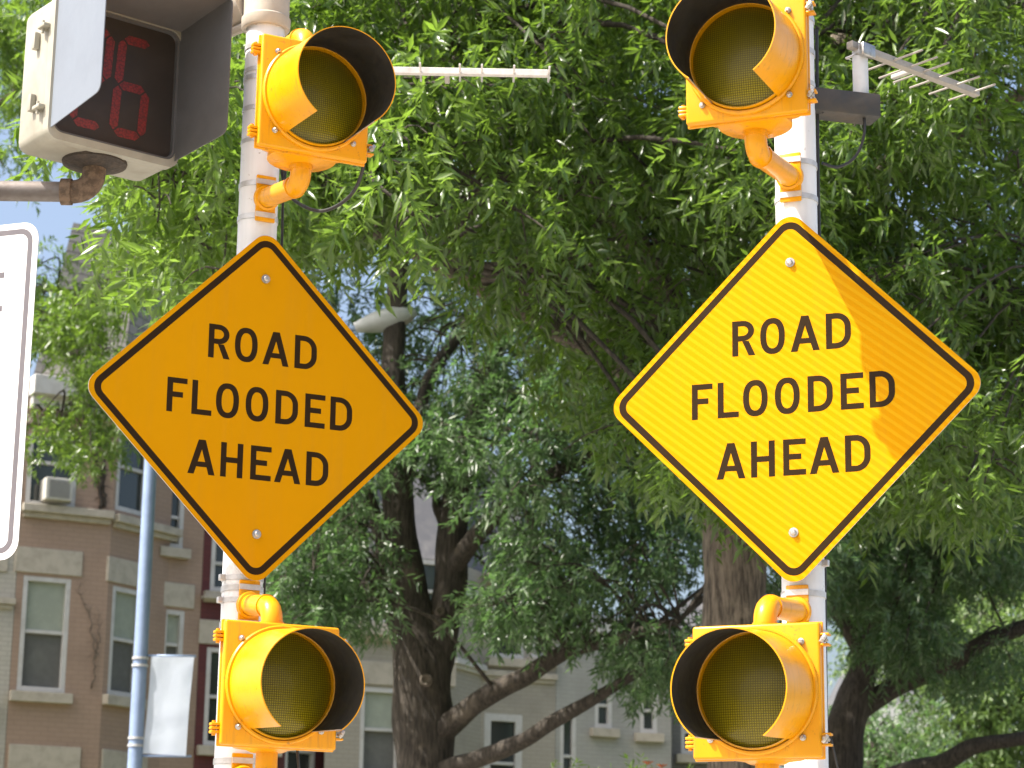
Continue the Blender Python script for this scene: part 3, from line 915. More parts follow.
for i in range(nx + 1):
    for k in range(nz + 1):
        u, v = i / nx, k / nz
        pinch = .006 * math.sin(math.pi * v) * (u - .5) * 2
        x = bx0 + (bx1 - bx0) * u - bo.x - pinch - .035 * (1 - v)
        z = (bt.z - bb.z) * v + .02 * (u - .5) * (v - 1)
        y = .010 * math.sin(4 * u + 2.5 * v) * math.sin(math.pi * v) + .008 * noise.noise(Vector((u * 3, v * 6, 1.3))) - .02
        gr[i][k] = bm.verts.new((x, y, z))
for i in range(nx):
    for k in range(nz): bm.faces.new((gr[i][k], gr[i + 1][k], gr[i + 1][k + 1], gr[i][k + 1]))
for v in list(bm.verts): pass
ext = bmesh.ops.solidify(bm, geom=list(bm.faces), thickness=.003)
ban = obj('street_banner', bm, M['banner'], None, smooth='auto')
ban.location = bo
tag(ban, 'blank white cloth banner hanging on the blue grey lamp pole', 'banner')

# ------------------------------------------------------------------ houses
def kx(px): 
    d = ray(px, 640); return d.x / d.y

def chain(px0, Y0, segs):
    """corner points (x,y) going right; segs = [(px, yaw_deg)]"""
    pts = [Vector((kx(px0) * Y0, Y0))]
    for px, a in segs:
        k1, k2 = pts[-1].x / pts[-1].y, kx(px)
        if abs(a) < .01: Y2 = pts[-1].y
        else:
            c = 1 / math.tan(R(a)); Y2 = pts[-1].y * (k1 - c) / (k2 - c)
        pts.append(Vector((k2 * Y2, Y2)))
    return pts

def uvwall(bm, p, q, z0, z1, off, mat=0):
    uvl = bm.loops.layers.uv.verify()
    vs_ = [bm.verts.new(v) for v in ((p.x, p.y, z0), (q.x, q.y, z0), (q.x, q.y, z1), (p.x, p.y, z1))]
    f = bm.faces.new(vs_); f.material_index = mat
    L = (q - p).length
    for l, uv in zip(f.loops, ((off, z0), (off + L, z0), (off + L, z1), (off, z1))): l[uvl].uv = uv
    return L

class House:
    def __init__(s, name, label, px0, Y0, segs, top, mat, depth=9.0, roof=None, group='row houses behind the trees'):
        s.pts = chain(px0, Y0, segs)
        s.base = Vector((s.pts[0].x, s.pts[0].y, 0))
        s.root = thing(name, label, 'house', s.base, 0, group)
        s.loc = [p - Vector((s.base.x, s.base.y)) for p in s.pts]
        s.top = top
        s.holes = []
        s.mat = mat; s.depth = depth; s.roof = roof
    def plane(s, i, px, py):
        """local u (m along face) and z where the pixel's ray meets face i"""
        p, q = s.pts[i], s.pts[i + 1]
        d = (q - p).normalized(); nrm = Vector((d.y, -d.x))
        r_ = ray(px, py)
        tt = (p - Vector((CAM.x, CAM.y))).dot(nrm) / Vector((r_.x, r_.y)).dot(nrm)
        w_ = CAM + r_ * tt
        return (Vector((w_.x, w_.y)) - p).dot(d), w_.z
    def M(s, i):
        p, q = s.loc[i], s.loc[i + 1]; d = (q - p).normalized()
        return Matrix.Translation((p.x, p.y, 0)) @ Matrix(((d.x, -d.y, 0, 0), (d.y, d.x, 0, 0), (0, 0, 1, 0), (0, 0, 0, 1)))
    def rectpx(s, i, x0, y0, x1, y1):
        xm, ym = (x0 + x1) / 2, (y0 + y1) / 2
        return s.plane(i, x0, ym)[0], s.plane(i, xm, y1)[1], s.plane(i, x1, ym)[0], s.plane(i, xm, y0)[1]
    def window(s, i, px, lintel=True, sill=True, split=.5, blind=True, frame_w=.075, dark=False, arched=False):
        u0, z0, u1, z1 = s.rectpx(i, *px)
        s.window_m(i, u0, z0, u1, z1, lintel, sill, split, blind, frame_w)
    def window_m(s, i, u0, z0, u1, z1, lintel=True, sill=True, split=.5, blind=True, frame_w=.075):
        s.holes.append((i, u0, z0, u1, z1))
        Mx = s.M(i)
        bm = NB()
        fw = frame_w
        y = .05
        for c, sz in ((((u0 + fw / 2), y, (z0 + z1) / 2), (fw, .10, z1 - z0)), (((u1 - fw / 2), y, (z0 + z1) / 2), (fw, .10, z1 - z0)),
                      (((u0 + u1) / 2, y, z1 - fw / 2), (u1 - u0 - 2 * fw, .10, fw)), (((u0 + u1) / 2, y, z0 + fw / 2), (u1 - u0 - 2 * fw, .10, fw)),
                      (((u0 + u1) / 2, y + .01, z0 + (z1 - z0) * split), (u1 - u0 - 2 * fw, .06, .055))):
            box(bm, c, sz, .004, seg=1)
        bm.transform(Mx)
        w_ = obj('window', bm, M['frame'], s.root)
        zm = z0 + (z1 - z0) * split
        for za, zb, m, yy in ((zm + .0275, z1 - fw, 'blind' if blind else 'glass', .075), (z0 + fw, zm - .0275, 'screen' if blind else 'glass', .095)):
            bm = NB(); box(bm, ((u0 + u1) / 2, yy, (za + zb) / 2), (u1 - u0 - 2 * fw - .002, .012, zb - za - .002)); bm.transform(Mx)
            obj('pane', bm, M[m], w_)
        if sill:
            bm = NB(); box(bm, ((u0 + u1) / 2, -.02, z0 - .09), (u1 - u0 + .22, .20, .16), .01); bm.transform(Mx); obj('sill', bm, M['stone'], w_)
        if lintel:
            bm = NB(); box(bm, ((u0 + u1) / 2, .005, z1 + .25), (u1 - u0 + .32, .07, .40), .01); bm.transform(Mx); obj('lintel', bm, M['stone'], w_)
    def ledge(s, i, px_y0, px_y1, proj=.14, mat='stone', name='belt_course', ext=(.0, .0), pxm=None):
        p, q = s.loc[i], s.loc[i + 1]; L = (q - p).length
        pm = pxm if pxm else None
        # measured at the middle of the face
        mid = (s.pts[i] + s.pts[i + 1]) / 2
        dY = mid.y
        a = None
        xm = 512 + FPX * (mid.x / mid.y) / 1.0
        z1 = s.plane(i, pm if pm else xm, px_y0)[1]; z0 = s.plane(i, pm if pm else xm, px_y1)[1]
        bm = NB()
        h = z1 - z0
        box(bm, (L / 2 + (ext[1] - ext[0]) / 2, -proj / 2 + .05, z0 + h * .7), (L + ext[0] + ext[1], proj + .1, h * .6), .01)
        box(bm, (L / 2 + (ext[1] - ext[0]) / 2, -proj / 4 + .05, z0 + h * .2), (L + ext[0] + ext[1] - .06, proj / 2 + .1, h * .4 - .004), .01)
        bm.transform(s.M(i)); return obj(name, bm, M[mat], s.root)
    def finish(s):
        bm = NB(); uvl = bm.loops.layers.uv.verify()
        off = 0
        for i in range(len(s.loc) - 1):
            p, q = s.loc[i], s.loc[i + 1]; L = (q - p).length
            hs = [h for h in s.holes if h[0] == i]
            us = sorted({0.0, L} | {min(max(v, 0), L) for h in hs for v in (h[1], h[3])})
            zs = sorted({0.0, s.top} | {v for h in hs for v in (h[2], h[4])})
            Mx = s.M(i)
            def quad(c, uvs):
                f = bm.faces.new([bm.verts.new(Mx @ Vector(v)) for v in c])
                for l, uv in zip(f.loops, uvs): l[uvl].uv = uv
            for a, b in zip(us[:-1], us[1:]):
                if b - a < 1e-4: continue
                for c, d in zip(zs[:-1], zs[1:]):
                    um, zm = (a + b) / 2, (c + d) / 2
                    if any(h[1] < um < h[3] and h[2] < zm < h[4] for h in hs): continue
                    quad([(a, 0, c), (b, 0, c), (b, 0, d), (a, 0, d)], [(off + a, c), (off + b, c), (off + b, d), (off + a, d)])
            for h in hs:      # reveals
                _, u0, z0, u1, z1 = h
                for A, B in (((u0, z0), (u0, z1)), ((u0, z1), (u1, z1)), ((u1, z1), (u1, z0)), ((u1, z0), (u0, z0))):
                    quad([(A[0], 0, A[1]), (B[0], 0, B[1]), (B[0], .12, B[1]), (A[0], .12, A[1])], [(0, 0), (.1, 0), (.1, .1), (0, .1)])
            off += L
        # sides and back
        a, z = s.loc[0], s.loc[-1]
        back = Vector((math.sin(R(-26)), math.cos(R(26))))  * s.depth
        ymax = max(p.y for p in s.loc) + s.depth
        c1, c2 = Vector((z.x, ymax)), Vector((a.x, ymax))
        for p, q in ((z, c1), (c1, c2), (c2, a)):
            off += uvwall(bm, p, q, 0, s.top, off)
        obj('wall', bm, s.mat, s.root, smooth='keep')
        # roof slab / mansard
        outline = list(s.loc) + [c1, c2]
        bm = NB(); uvl = bm.loops.layers.uv.verify()
        if s.roof:
            hgt, inset, m = s.roof
            cx = sum(p.x for p in outline) / len(outline); cy = sum(p.y for p in outline) / len(outline)
            inn = []
            for p in outline:
                d = Vector((cx, cy)) - p; inn.append(p + d.normalized() * min(inset, d.length * .95))
            lo = [Vector((p.x, p.y, s.top + .005)) for p in outline]; hi = [Vector((p.x, p.y, s.top + hgt)) for p in inn]
            o2 = 0
            for k in range(len(lo)):
                k2 = (k + 1) % len(lo)
                f = bm.faces.new([bm.verts.new(v) for v in (lo[k], lo[k2], hi[k2], hi[k])]); L = (lo[k2] - lo[k]).length
                hh = (hi[k] - lo[k]).length
                for l, uv in zip(f.loops, ((o2, 0), (o2 + L, 0), (o2 + L, hh), (o2, hh))): l[uvl].uv = uv
                o2 += L
            bm.faces.new([bm.verts.new(v) for v in hi])
            obj('roof', bm, M[m], s.root, smooth='keep')
        else:
            bm.faces.new([bm.verts.new((p.x, p.y, s.top - .02)) for p in outline])
            obj('roof', bm, M['slate_roof'], s.root, smooth='keep')

def zat(px, py, Y): return at(px, py, Y).z

# cream neighbour, brown house with bay, red house, grey house, pale house, slate house
hc = House('row_house', 'sliver of a cream painted brick house at the left edge', -230, 34.0, [(12, 26)], zat(0, 415, 38), M['brick_cream'], 9)
hc.window_m(0, .8, 5.4, 1.8, 7.4); hc.window_m(0, 2.4, 5.4, 3.3, 7.4)
hc.ledge(0, 598, 609, .10, pxm=5); hc.finish()
Yb = hc.pts[-1].y
hb = House('row_house', 'brown brick house with a canted bay and window air conditioner', 12.4, Yb, [(105, 26), (165, 58), (199, 36)], zat(60, 408, Yb + 1), M['brick_brown'], 9, (3.2, 1.1, 'shingle'))
hb.window(0, (20, 577, 68, 692), split=.52); hb.window(0, (27, 436, 77, 507), lintel=False, sill=False, blind=False, split=.62)
hb.window(1, (110, 588, 140, 697), split=.52); hb.window(1, (117, 432, 149, 514), lintel=False, sill=False, blind=False, split=.55)
hb.window(2, (162, 610, 183, 682), split=.52); hb.window(2, (165, 486, 184, 548), split=.5, lintel=False, blind=False)
hb.window(0, (14, 775, 66, 880), split=.5); hb.window(1, (104, 780, 136, 890), split=.5)
hb.ledge(0, 507, 520, .16, pxm=55); hb.ledge(1, 520, 533, .16, pxm=135, ext=(0, .14))
hb.ledge(0, 381, 412, .34, name='cornice', mat='frame', pxm=55); hb.ledge(1, 397, 430, .34, name='cornice', mat='frame', pxm=135); hb.ledge(2, 410, 440, .3, name='cornice', mat='frame', pxm=180)
hb.finish()
# air conditioner in the upper window
u0, z0, u1, z1 = hb.rectpx(0, 41, 481, 68, 503)
acM = hb.M(0)
p = acM @ Vector(((u0 + u1) / 2, -.16, z0)) + hb.base
dd = (hb.pts[1] - hb.pts[0]).normalized()
ac = thing('air_conditioner', 'pale boxy air conditioner in the brown house window', 'air conditioner', p, math.atan2(dd.y, dd.x))
bm = NB(); box(bm, (0, .1, (z1 - z0) / 2), (u1 - u0, .46, z1 - z0), .012); obj('case', bm, M['ac'], ac)
bm = NB()
for k in range(9): box(bm, (0, -.136, .05 + (z1 - z0 - .1) * k / 8), (u1 - u0 - .1, .012, .014))
obj('grille', bm, M['grille'], ac)

def vine(label, face, strokes, wd=1.0, mt='twig'):
    p0 = hb.base
    pr = []
    for st in strokes:
        q = []
        for px, py in st:
            u, z = hb.plane(face, px, py)
            q.append(hb.M(face) @ Vector((u, -.03, z)))
        pr.append(q)
    b0_ = Vector((pr[0][0].x, pr[0][0].y, pr[0][0].z))
    bm = NB()
    for q in pr:
        pts = smooth_path([v - b0_ for v in q], 5)
        pts = [v + Vector((random.uniform(-.03, .03), 0, random.uniform(-.03, .03))) for v in pts]
        tube(bm, pts, np.linspace(.03 * wd, .010 * wd, len(pts)).tolist(), 6)
        for v in pts[2::2]:
            for _ in range(2):
                e = v + Vector((random.uniform(-.16, .16), random.uniform(-.05, 0), random.uniform(-.12, .16)))
                tube(bm, bez(v, (v + e) / 2 + Vector((0, -.02, .03)), e, 3), [.010 * wd, .008 * wd, .006 * wd, .004 * wd], 5)
    o = obj('dead_vine', bm, M[mt])
    o.location = b0_ + p0
    return tag(o, label, 'vine')
vine('dry dead vine climbing the brown bay above the belt course', 0, [[(100, 508), (101, 486), (99, 470), (95, 452), (90, 436)], [(101, 486), (103, 468), (102, 450)], [(104, 506), (104, 490), (101, 478)]])
vine('faint dry vine stems right of the lower brown bay window', 0, [[(92, 690), (94, 660), (91, 630), (86, 608), (78, 590)], [(94, 660), (99, 640), (98, 618)]], .38, 'bark')
Yr = hb.pts[-1].y
hr = House('row_house', 'dark red brick house behind the left pole', 199.3, Yr, [(282, 24), (328, 60)], zat(260, 470, Yr), M['brick_red'], 8, (2.4, 1.6, 'slate_roof'))
hr.window(0, (205, 648, 238, 746), split=.5, blind=False); hr.window(0, (211, 535, 236, 592), split=.5, lintel=False, blind=False)
hr.window(0, (250, 648, 276, 746), split=.5, blind=False); hr.window(1, (284, 748, 314, 830), split=.5, blind=False, lintel=False)
hr.window(0, (250, 535, 272, 592), split=.5, lintel=False, blind=False)
hr.ledge(1, 608, 622, .45, name='porch_cornice', pxm=310)
hr.ledge(0, 598, 604, .16, pxm=230); hr.finish()

Yg = hr.pts[-1].y - .6
hg = House('row_house', 'grey brick house with a recessed bay behind the forked tree', 328.3, Yg, [(452, 24), (482, 66), (556, 25)], zat(480, 572, Yg + 2), M['brick_grey'], 8, (3.0, 2.2, 'slate_roof'))
hg.window(0, (360, 688, 400, 775), split=.52); hg.window(0, (416, 688, 446, 775), split=.52)
hg.window(2, (484, 714, 522, 790), sill=False, lintel=False, split=.35, blind=False, frame_w=.13); hg.window(2, (492, 598, 524, 658), split=.5, lintel=False, blind=False)
hg.window(2, (532, 598, 550, 658), split=.5, lintel=False, blind=False)
hg.window(0, (366, 560, 398, 622), split=.5, lintel=False, blind=False); hg.window(0, (414, 560, 444, 622), split=.5, lintel=False, blind=False)
hg.ledge(0, 628, 641, .22, pxm=370); hg.ledge(1, 662, 672, .12, pxm=468, mat='frame'); hg.ledge(2, 672, 682, .10, pxm=515); hg.ledge(1, 592, 606, .18, name='cornice', mat='frame', pxm=468)
hg.ledge(2, 600 - 24, 612 - 26, .3, name='cornice', pxm=515); hg.finish()

Yp = hg.pts[-1].y
hp = House('row_house', 'pale painted house with a small window behind low branches', 556.3, Yp, [(634, 27), (671, 12)], zat(600, 628, Yp), M['brick_pale'], 8, (.5, 1.5, 'slate_roof'))
hp.window(0, (595, 690, 612, 728), split=.6, lintel=False, blind=False); hp.window(0, (560, 715, 576, 790), split=.45, lintel=False, blind=False)
hp.window(1, (640, 688, 657, 733), split=.5, lintel=False, blind=False)
hp.ledge(0, 626, 640, .2, name='cornice', mat='frame', pxm=600); hp.ledge(1, 626, 640, .2, name='cornice', mat='frame', pxm=650)
hp.finish()
Ys_ = hp.pts[-1].y
hs_ = House('row_house', 'dark slate painted house half hidden behind the lower right beacon', 671.3, Ys_ + .4, [(770, 10)], zat(700, 648, Ys_), M['brick_slate'], 8, (1.2, 1.5, 'slate_roof'))
hs_.window(0, (681, 710, 702, 754), split=.5, lintel=False, blind=False); hs_.window(0, (720, 712, 742, 754), split=.5, lintel=False, blind=False)
hs_.finish()
hw = House('white_house', 'bright white house glimpsed far beyond the leaning right tree', 850, 62.0, [(935, 14)], zat(890, 703, 62), M['white_wall'], 8, (1.7, 2.6, 'slate_roof'), group=None)
hw.window(0, (868, 735, 884, 765), lintel=False, blind=False); hw.window(0, (902, 738, 918, 766), lintel=False, blind=False); hw.finish()

# ------------------------------------------------------------------ trees
def leaf_mesh(name, P0, DIR, LEN, nl, ll, lw, mat, parent, base, droop=.35, spread=1.0):
    """P0 (N,3) sprig roots, DIR (N,3) unit directions, LEN (N,) lengths; nl leaves per sprig"""
    Ns = len(P0)
    tpos = np.tile(np.linspace(.0, 1.0, nl) ** .6 * .85 + .15, (Ns, 1)) + rng.uniform(-.04, .04, (Ns, nl))
    grav = np.array([0, 0, -1.0])
    pos = P0[:, None, :] + DIR[:, None, :] * (LEN[:, None] * tpos)[..., None] + grav * (droop * LEN[:, None] * tpos ** 2)[..., None]
    tan = DIR[:, None, :] + grav * (2 * droop * tpos)[..., None]
    tan /= np.linalg.norm(tan, axis=-1, keepdims=True)
    rnd = rng.normal(size=(Ns, nl, 3))
    perp = rnd - (rnd * tan).sum(-1, keepdims=True) * tan
    perp /= np.linalg.norm(perp, axis=-1, keepdims=True)
    wgt = rng.uniform(.6, 1.7, (Ns, nl, 1)) * spread
    d = tan * .8 + perp * wgt + grav * rng.uniform(.0, .35, (Ns, nl, 1))
    d /= np.linalg.norm(d, axis=-1, keepdims=True)
    up = np.array([0, 0, 1.0]) + rng.normal(size=(Ns, nl, 3)) * .55
    side = np.cross(d, up); side /= np.linalg.norm(side, axis=-1, keepdims=True) + 1e-9
    nor = np.cross(side, d)
    L = (ll * rng.uniform(.5, 1.3, (Ns, nl)))[..., None]; Wd = (lw * rng.uniform(.8, 1.2, (Ns, nl)))[..., None]
    b = pos
    curl = rng.uniform(-.02, .16, (Ns, nl, 1))
    mid = b + d * L * .45 - nor * Wd * .22
    l = b + d * L * .42 + side * Wd * .5 + nor * Wd * .08
    r = b + d * L * .42 - side * Wd * .5 + nor * Wd * .08
    tip = b + d * L + grav * L * curl
    V = np.stack([b, l, r, tip, mid], axis=2).reshape(-1, 3) - np.array(base)
    nL = Ns * nl
    tri = np.array([[0, 2, 4], [0, 4, 1], [4, 2, 3], [4, 3, 1]])
    Fc = (np.arange(nL)[:, None, None] * 5 + tri[None]).reshape(-1)
    me = bpy.data.meshes.new(name)
    me.vertices.add(len(V)); me.vertices.foreach_set('co', V.astype(np.float32).ravel())
    nf = len(Fc) // 3
    me.loops.add(len(Fc)); me.loops.foreach_set('vertex_index', Fc.astype(np.int32))
    me.polygons.add(nf); me.polygons.foreach_set('loop_start', (np.arange(nf) * 3).astype(np.int32))
    me.update(calc_edges=True)
    me.materials.append(mat)
    o = bpy.data.objects.new(name, me); COL.objects.link(o); o.parent = parent
    return o

def sprigs_in(boughs, per, centre, droopz=-.3, sl=(.30, .55)):
    """boughs: list of (Vector, radius)"""
    P, D = [], []
    for c, r in boughs:
        nn = max(3, int(per * (r / .5) ** 2))
        v = rng.normal(size=(nn, 3)); v /= np.linalg.norm(v, axis=1, keepdims=True)
        rad = rng.uniform(.1, 1.0, (nn, 1)) ** .6
        off = v * rad * np.array([r, r, r * .62])
        p = np.array(c) + off
        out = off / (r + 1e-6) * 1.1 + (p - np.array(centre)) / (np.linalg.norm(p - np.array(centre), axis=1, keepdims=True) + 1e-6) * .55
        d = out + rng.normal(size=(nn, 3)) * .45 + np.array([0, 0, droopz])
        d /= np.linalg.norm(d, axis=1, keepdims=True)
        P.append(p); D.append(d)
    P = np.concatenate(P); D = np.concatenate(D)
    return P, D, rng.uniform(sl[0], sl[1], len(P))

def build_tree(label, base, trunk, limbs, boughs, per, leafmat, barkmat, nl=14, ll=.10, lw=.019, droopz=-.3, branchlets=True, centre=None, sl=(.30, .55), knots=(), extra=()):
    root = thing('oak_tree', label, 'tree', base, 0, 'leafy street trees')
    B = Vector(base)
    bm = NB()
    pts = smooth_path([Vector(p) - B for p, r in trunk], 6)
    rr = np.interp(np.linspace(0, len(trunk) - 1, len(pts)), range(len(trunk)), [r for p, r in trunk]).tolist()
    tube(bm, pts, rr, 20, wob=.12)
    tk = obj('trunk', bm, barkmat, root)
    allp = [(B + p, r) for p, r in zip(pts, rr)]
    for lm in limbs:
        bm = NB()
        pts = smooth_path([Vector(p) - B for p, r in lm], 6)
        rr = np.interp(np.linspace(0, len(lm) - 1, len(pts)), range(len(lm)), [r for p, r in lm]).tolist()
        tube(bm, pts, rr, 12, wob=.14)
        obj('limb', bm, barkmat, root)
        allp += [(B + p, r) for p, r in zip(pts[2:], rr[2:])]
    for kp, kr, kd in knots:
        bm = NB(); q = Vector(kp) - B
        lathe(bm, q, kd, [(-.05, kr * 1.2), (.0, kr * 1.1), (.02, kr), (.022, kr * .72), (.012, kr * .62), (.010, 0)], 18)
        obj('pruning_scar', bm, M['bark_knot'], tk)
    if branchlets:
        bm = NB()
        for c, r in list(boughs) + [q for e_ in extra for q in e_[0]]:
            j = min(range(len(allp)), key=lambda k: (allp[k][0] - c).length + (1.5 if allp[k][1] > .16 else 0))
            a, ra = allp[j]
            dist = (c - a).length
            m_ = (a + c) / 2 + Vector((random.uniform(-.15, .15), random.uniform(-.15, .15), .12 + .08 * dist))
            e = c + (c - a).normalized() * r * .5 + Vector((0, 0, -.1))
            r0 = min(ra * .5, .008 + .0065 * dist)
            tube(bm, smooth_path([a, m_, c, e], 4), np.linspace(r0, .004, 13).tolist(), 6, caps=False)
            for _ in range(3):
                v = Vector((random.uniform(-1, 1), random.uniform(-1, 1), random.uniform(-.6, .5))) * r
                tube(bm, bez(c + v * .1, c + v * .6 + Vector((0, 0, .05)), c + v + Vector((0, 0, -.06)), 3), [.006, .005, .004, .003], 5, caps=False)
        for v in bm.verts: v.co -= B
        obj('branches', bm, M['twig'], root)
    cen = centre if centre is not None else B + Vector((0, 0, 6))
    P, D, L = sprigs_in(boughs, per, cen, droopz, sl)
    leaf_mesh('crown', P, D, L, nl, ll, lw, leafmat, root, B)
    for eb, ep, em in extra:
        P, D, L = sprigs_in(eb, ep, cen, droopz, sl)
        leaf_mesh('crown', P, D, L, nl, ll * 1.12, lw * 1.1, em, root, B)
    return root

HOLES = [(436, 528, 9), (592, 556, 15), (610, 585, 9), (656, 604, 12), (578, 622, 7), (690, 580, 8), (416, 356, 8), (508, 455, 5), (828, 640, 16), (812, 606, 8), (78, 262, 15), (62, 285, 8), (98, 172, 9), (22, 214, 22), (556, 500, 7), (1000, 60, 6), (690, 470, 5)]
def field(npts, x0, x1, y0, y1, Y0, Y1, r0, r1, accept=None):
    out = []
    tries = 0
    while len(out) < npts and tries < npts * 40:
        tries += 1
        px, py = random.uniform(x0, x1), random.uniform(y0, y1)
        if accept and not accept(px, py): continue
        YY = random.uniform(Y0, Y1); rd = random.uniform(r0, r1)
        m_ = rd * FPX / YY; g_ = .22 * FPX / YY
        if YY < 23.5 and 354 - m_ - g_ * .6 < px < 415 + m_ + g_ * .6 and 306 - m_ * .7 - g_ < py < 332 + m_ * .7 + g_ * .3: continue
        if any(math.hypot(px - hx, py - hy) < hr * .7 + m_ * (.42 if hx > 120 else .7) for hx, hy, hr in HOLES): continue
        out.append((at(px, py, YY), rd))
    return out

def plin(x, pts):
    return float(np.interp(x, [p[0] for p in pts], [p[1] for p in pts]))

# --- tree A: the big oak behind the right pole
LOWA = [(40, 40), (75, 95), (100, 170), (150, 238), (210, 285), (300, 290), (345, 285), (430, 345), (470, 300), (540, 300), (600, 400), (660, 455), (720, 480), (800, 500), (900, 505), (1024, 490), (1100, 480)]
bA = field(430, 60, 1090, -60, 560, 11.5, 18.5, .22, .48, lambda x, y: y < plin(x, LOWA) - 14 and not (x < 240 and y < 100 and random.random() < .65))
bA2 = field(46, 85, 430, 70, 300, 10.2, 12.0, .2, .34, lambda x, y: y < plin(x, LOWA) - 16 and y > 90 - (x - 80) * .2)
bA += field(120, 330, 1300, -560, -60, 12.0, 19.5, .5, .8)
tA = at(735, 560, 16.5)
baseA = (tA.x, tA.y, 0)
def pa(px, py, Y): return at(px, py, Y)
trunkA = [(Vector((tA.x, tA.y, -.05)), .34), (Vector((tA.x, tA.y, 1.0)), .25), (Vector((tA.x + .01, tA.y, 3.0)), .23), (pa(734, 580, 16.5), .222), (pa(733, 500, 16.5), .215), (pa(728, 400, 16.4), .19), (pa(715, 250, 16.2), .16), (pa(705, 60, 16), .12), (pa(700, -150, 16), .08), (pa(690, -380, 16), .04)]
limbsA = [
    [(pa(733, 470, 16.5), .12), (pa(640, 380, 15.5), .09), (pa(540, 320, 14.5), .07), (pa(430, 260, 13.5), .05), (pa(300, 200, 12.6), .03), (pa(170, 190, 11.8), .015)],
    [(pa(728, 400, 16.4), .12), (pa(640, 250, 15), .08), (pa(540, 120, 14), .06), (pa(420, 20, 13), .04), (pa(300, -40, 12.5), .02)],
    [(pa(730, 430, 16.5), .12), (pa(830, 380, 15.5), .08), (pa(930, 340, 14.5), .055), (pa(1000, 325, 14), .045), (pa(1090, 290, 13.5), .02)],
    [(pa(722, 330, 16.3), .11), (pa(850, 200, 15), .08), (pa(960, 130, 14), .05), (pa(1080, 60, 13.4), .025)],
    [(pa(712, 200, 16.1), .10), (pa(800, 60, 15), .07), (pa(870, 38, 14), .055), (pa(940, 15, 13.6), .045), (pa(1060, -40, 13), .02)],
    [(pa(706, 80, 16), .09), (pa(600, -60, 15), .06), (pa(480, -200, 14), .03)],
    [(pa(702, -60, 16), .08), (pa(850, -200, 15.5), .05), (pa(1000, -300, 15), .02)],
    [(pa(726, 360, 16.4), .09), (pa(780, 250, 17.5), .06), (pa(900, 100, 18.3), .03)],
    [(pa(726, 370, 16.4), .09), (pa(620, 260, 17.5), .06), (pa(480, 150, 18.3), .03)],
]
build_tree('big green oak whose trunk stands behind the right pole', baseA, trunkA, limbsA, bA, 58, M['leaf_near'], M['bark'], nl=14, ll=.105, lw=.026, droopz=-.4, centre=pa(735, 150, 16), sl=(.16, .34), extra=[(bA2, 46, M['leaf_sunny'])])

# --- tree B: forked dark tree in the middle, farther away
YB = 22.0
bp = lambda x, y, Y=YB: at(x, y, Y)
tB = bp(425, 740)
def okB(x, y):
    if 362 < x < 492 and y > 455: return False
    if 485 <= x < 530 and 535 < y < 600: return False
    if y > 560 and x < 400: return y < 640 and x < 380 and x > 290
    if x > 440 and x < 560: return y < 665
    if x >= 560: return y < 700 and not (y > 690 and random.random() < .5)
    return True
bB = field(170, 280, 700, 300, 540, 19.5, 25, .25, .5, okB) + field(50, 275, 372, 510, 615, 20, 23.5, .25, .42, lambda x, y: y < 640 and not (340 < x < 400 and y > 620)) \
    + field(60, 455, 690, 540, 690, 19.5, 22.5, .22, .42, lambda x, y: (x > 530 or y > 585) and y < plin(x, [(455, 596), (500, 612), (560, 606), (600, 630), (650, 684), (690, 694)]) - 8) + field(90, 200, 800, 0, 320, 20, 26, .5, .9)
bB += field(36, 130, 320, -60, 260, 21, 26, .4, .7)
bB += field(9, 468, 560, 594, 630, 20, 21, .2, .3)
bB += field(22, 765, 832, 505, 600, 20.5, 24, .22, .38)
trunkB = [(Vector((tB.x, tB.y, -.05)), .42), (Vector((tB.x, tB.y, 1.2)), .31), (bp(424, 790), .285), (bp(424, 720), .28), (bp(421, 660), .275), (bp(413, 620), .215), (bp(404, 560), .17), (bp(396, 480), .15), (bp(393, 380), .12), (bp(400, 250), .09), (bp(410, 100), .06)]
limbsB = [
    [(bp(430, 690), .17), (bp(441, 635), .17), (bp(448, 590), .165), (bp(452, 540), .16), (bp(460, 480), .13), (bp(480, 400), .10), (bp(510, 300), .07), (bp(540, 180), .04)],
    [(bp(405, 640), .12), (bp(390, 605), .095), (bp(384, 570), .085), (bp(380, 530), .075), (bp(350, 460), .05), (bp(310, 400), .03)],
    [(bp(425, 745), .13), (bp(452, 722, 21.8), .115), (bp(490, 694, 21.5), .095), (bp(525, 676, 21.3), .088), (bp(570, 650, 21), .072), (bp(620, 638, 20.8), .06), (bp(680, 620, 20.4), .03)],
    [(bp(428, 775), .12), (bp(470, 762, 21.6), .085), (bp(520, 742, 21.2), .075), (bp(553, 722, 21), .07), (bp(600, 695, 20.8), .055), (bp(650, 665, 20.6), .035), (bp(690, 640, 20.4), .02)],
    [(bp(448, 575), .10), (bp(490, 520, 21.5), .08), (bp(560, 470, 21), .06), (bp(640, 440, 20.8), .03)],
    [(bp(452, 540), .07), (bp(438, 510), .05), (bp(425, 480), .035), (bp(330, 430, 21), .02)],
    [(bp(400, 500), .09), (bp(440, 360, 23), .06), (bp(560, 250, 24), .04), (bp(680, 150, 25), .02)],
    [(bp(396, 440), .09), (bp(300, 330, 23), .06), (bp(200, 200, 24), .04), (bp(120, 60, 24), .02)],
]
build_tree('forked dark oak in front of the grey house', (tB.x, tB.y, 0), trunkB, limbsB, bB, 45, M['leaf_blue'], M['bark_dark'], nl=13, ll=.10, lw=.024, droopz=-.2, centre=bp(430, 350), sl=(.14, .30),
           knots=[(bp(426, 680, YB - .285), .055, Vector((.05, -1, .0))), (bp(440, 611, YB - .175), .04, Vector((.1, -1, .1)))])

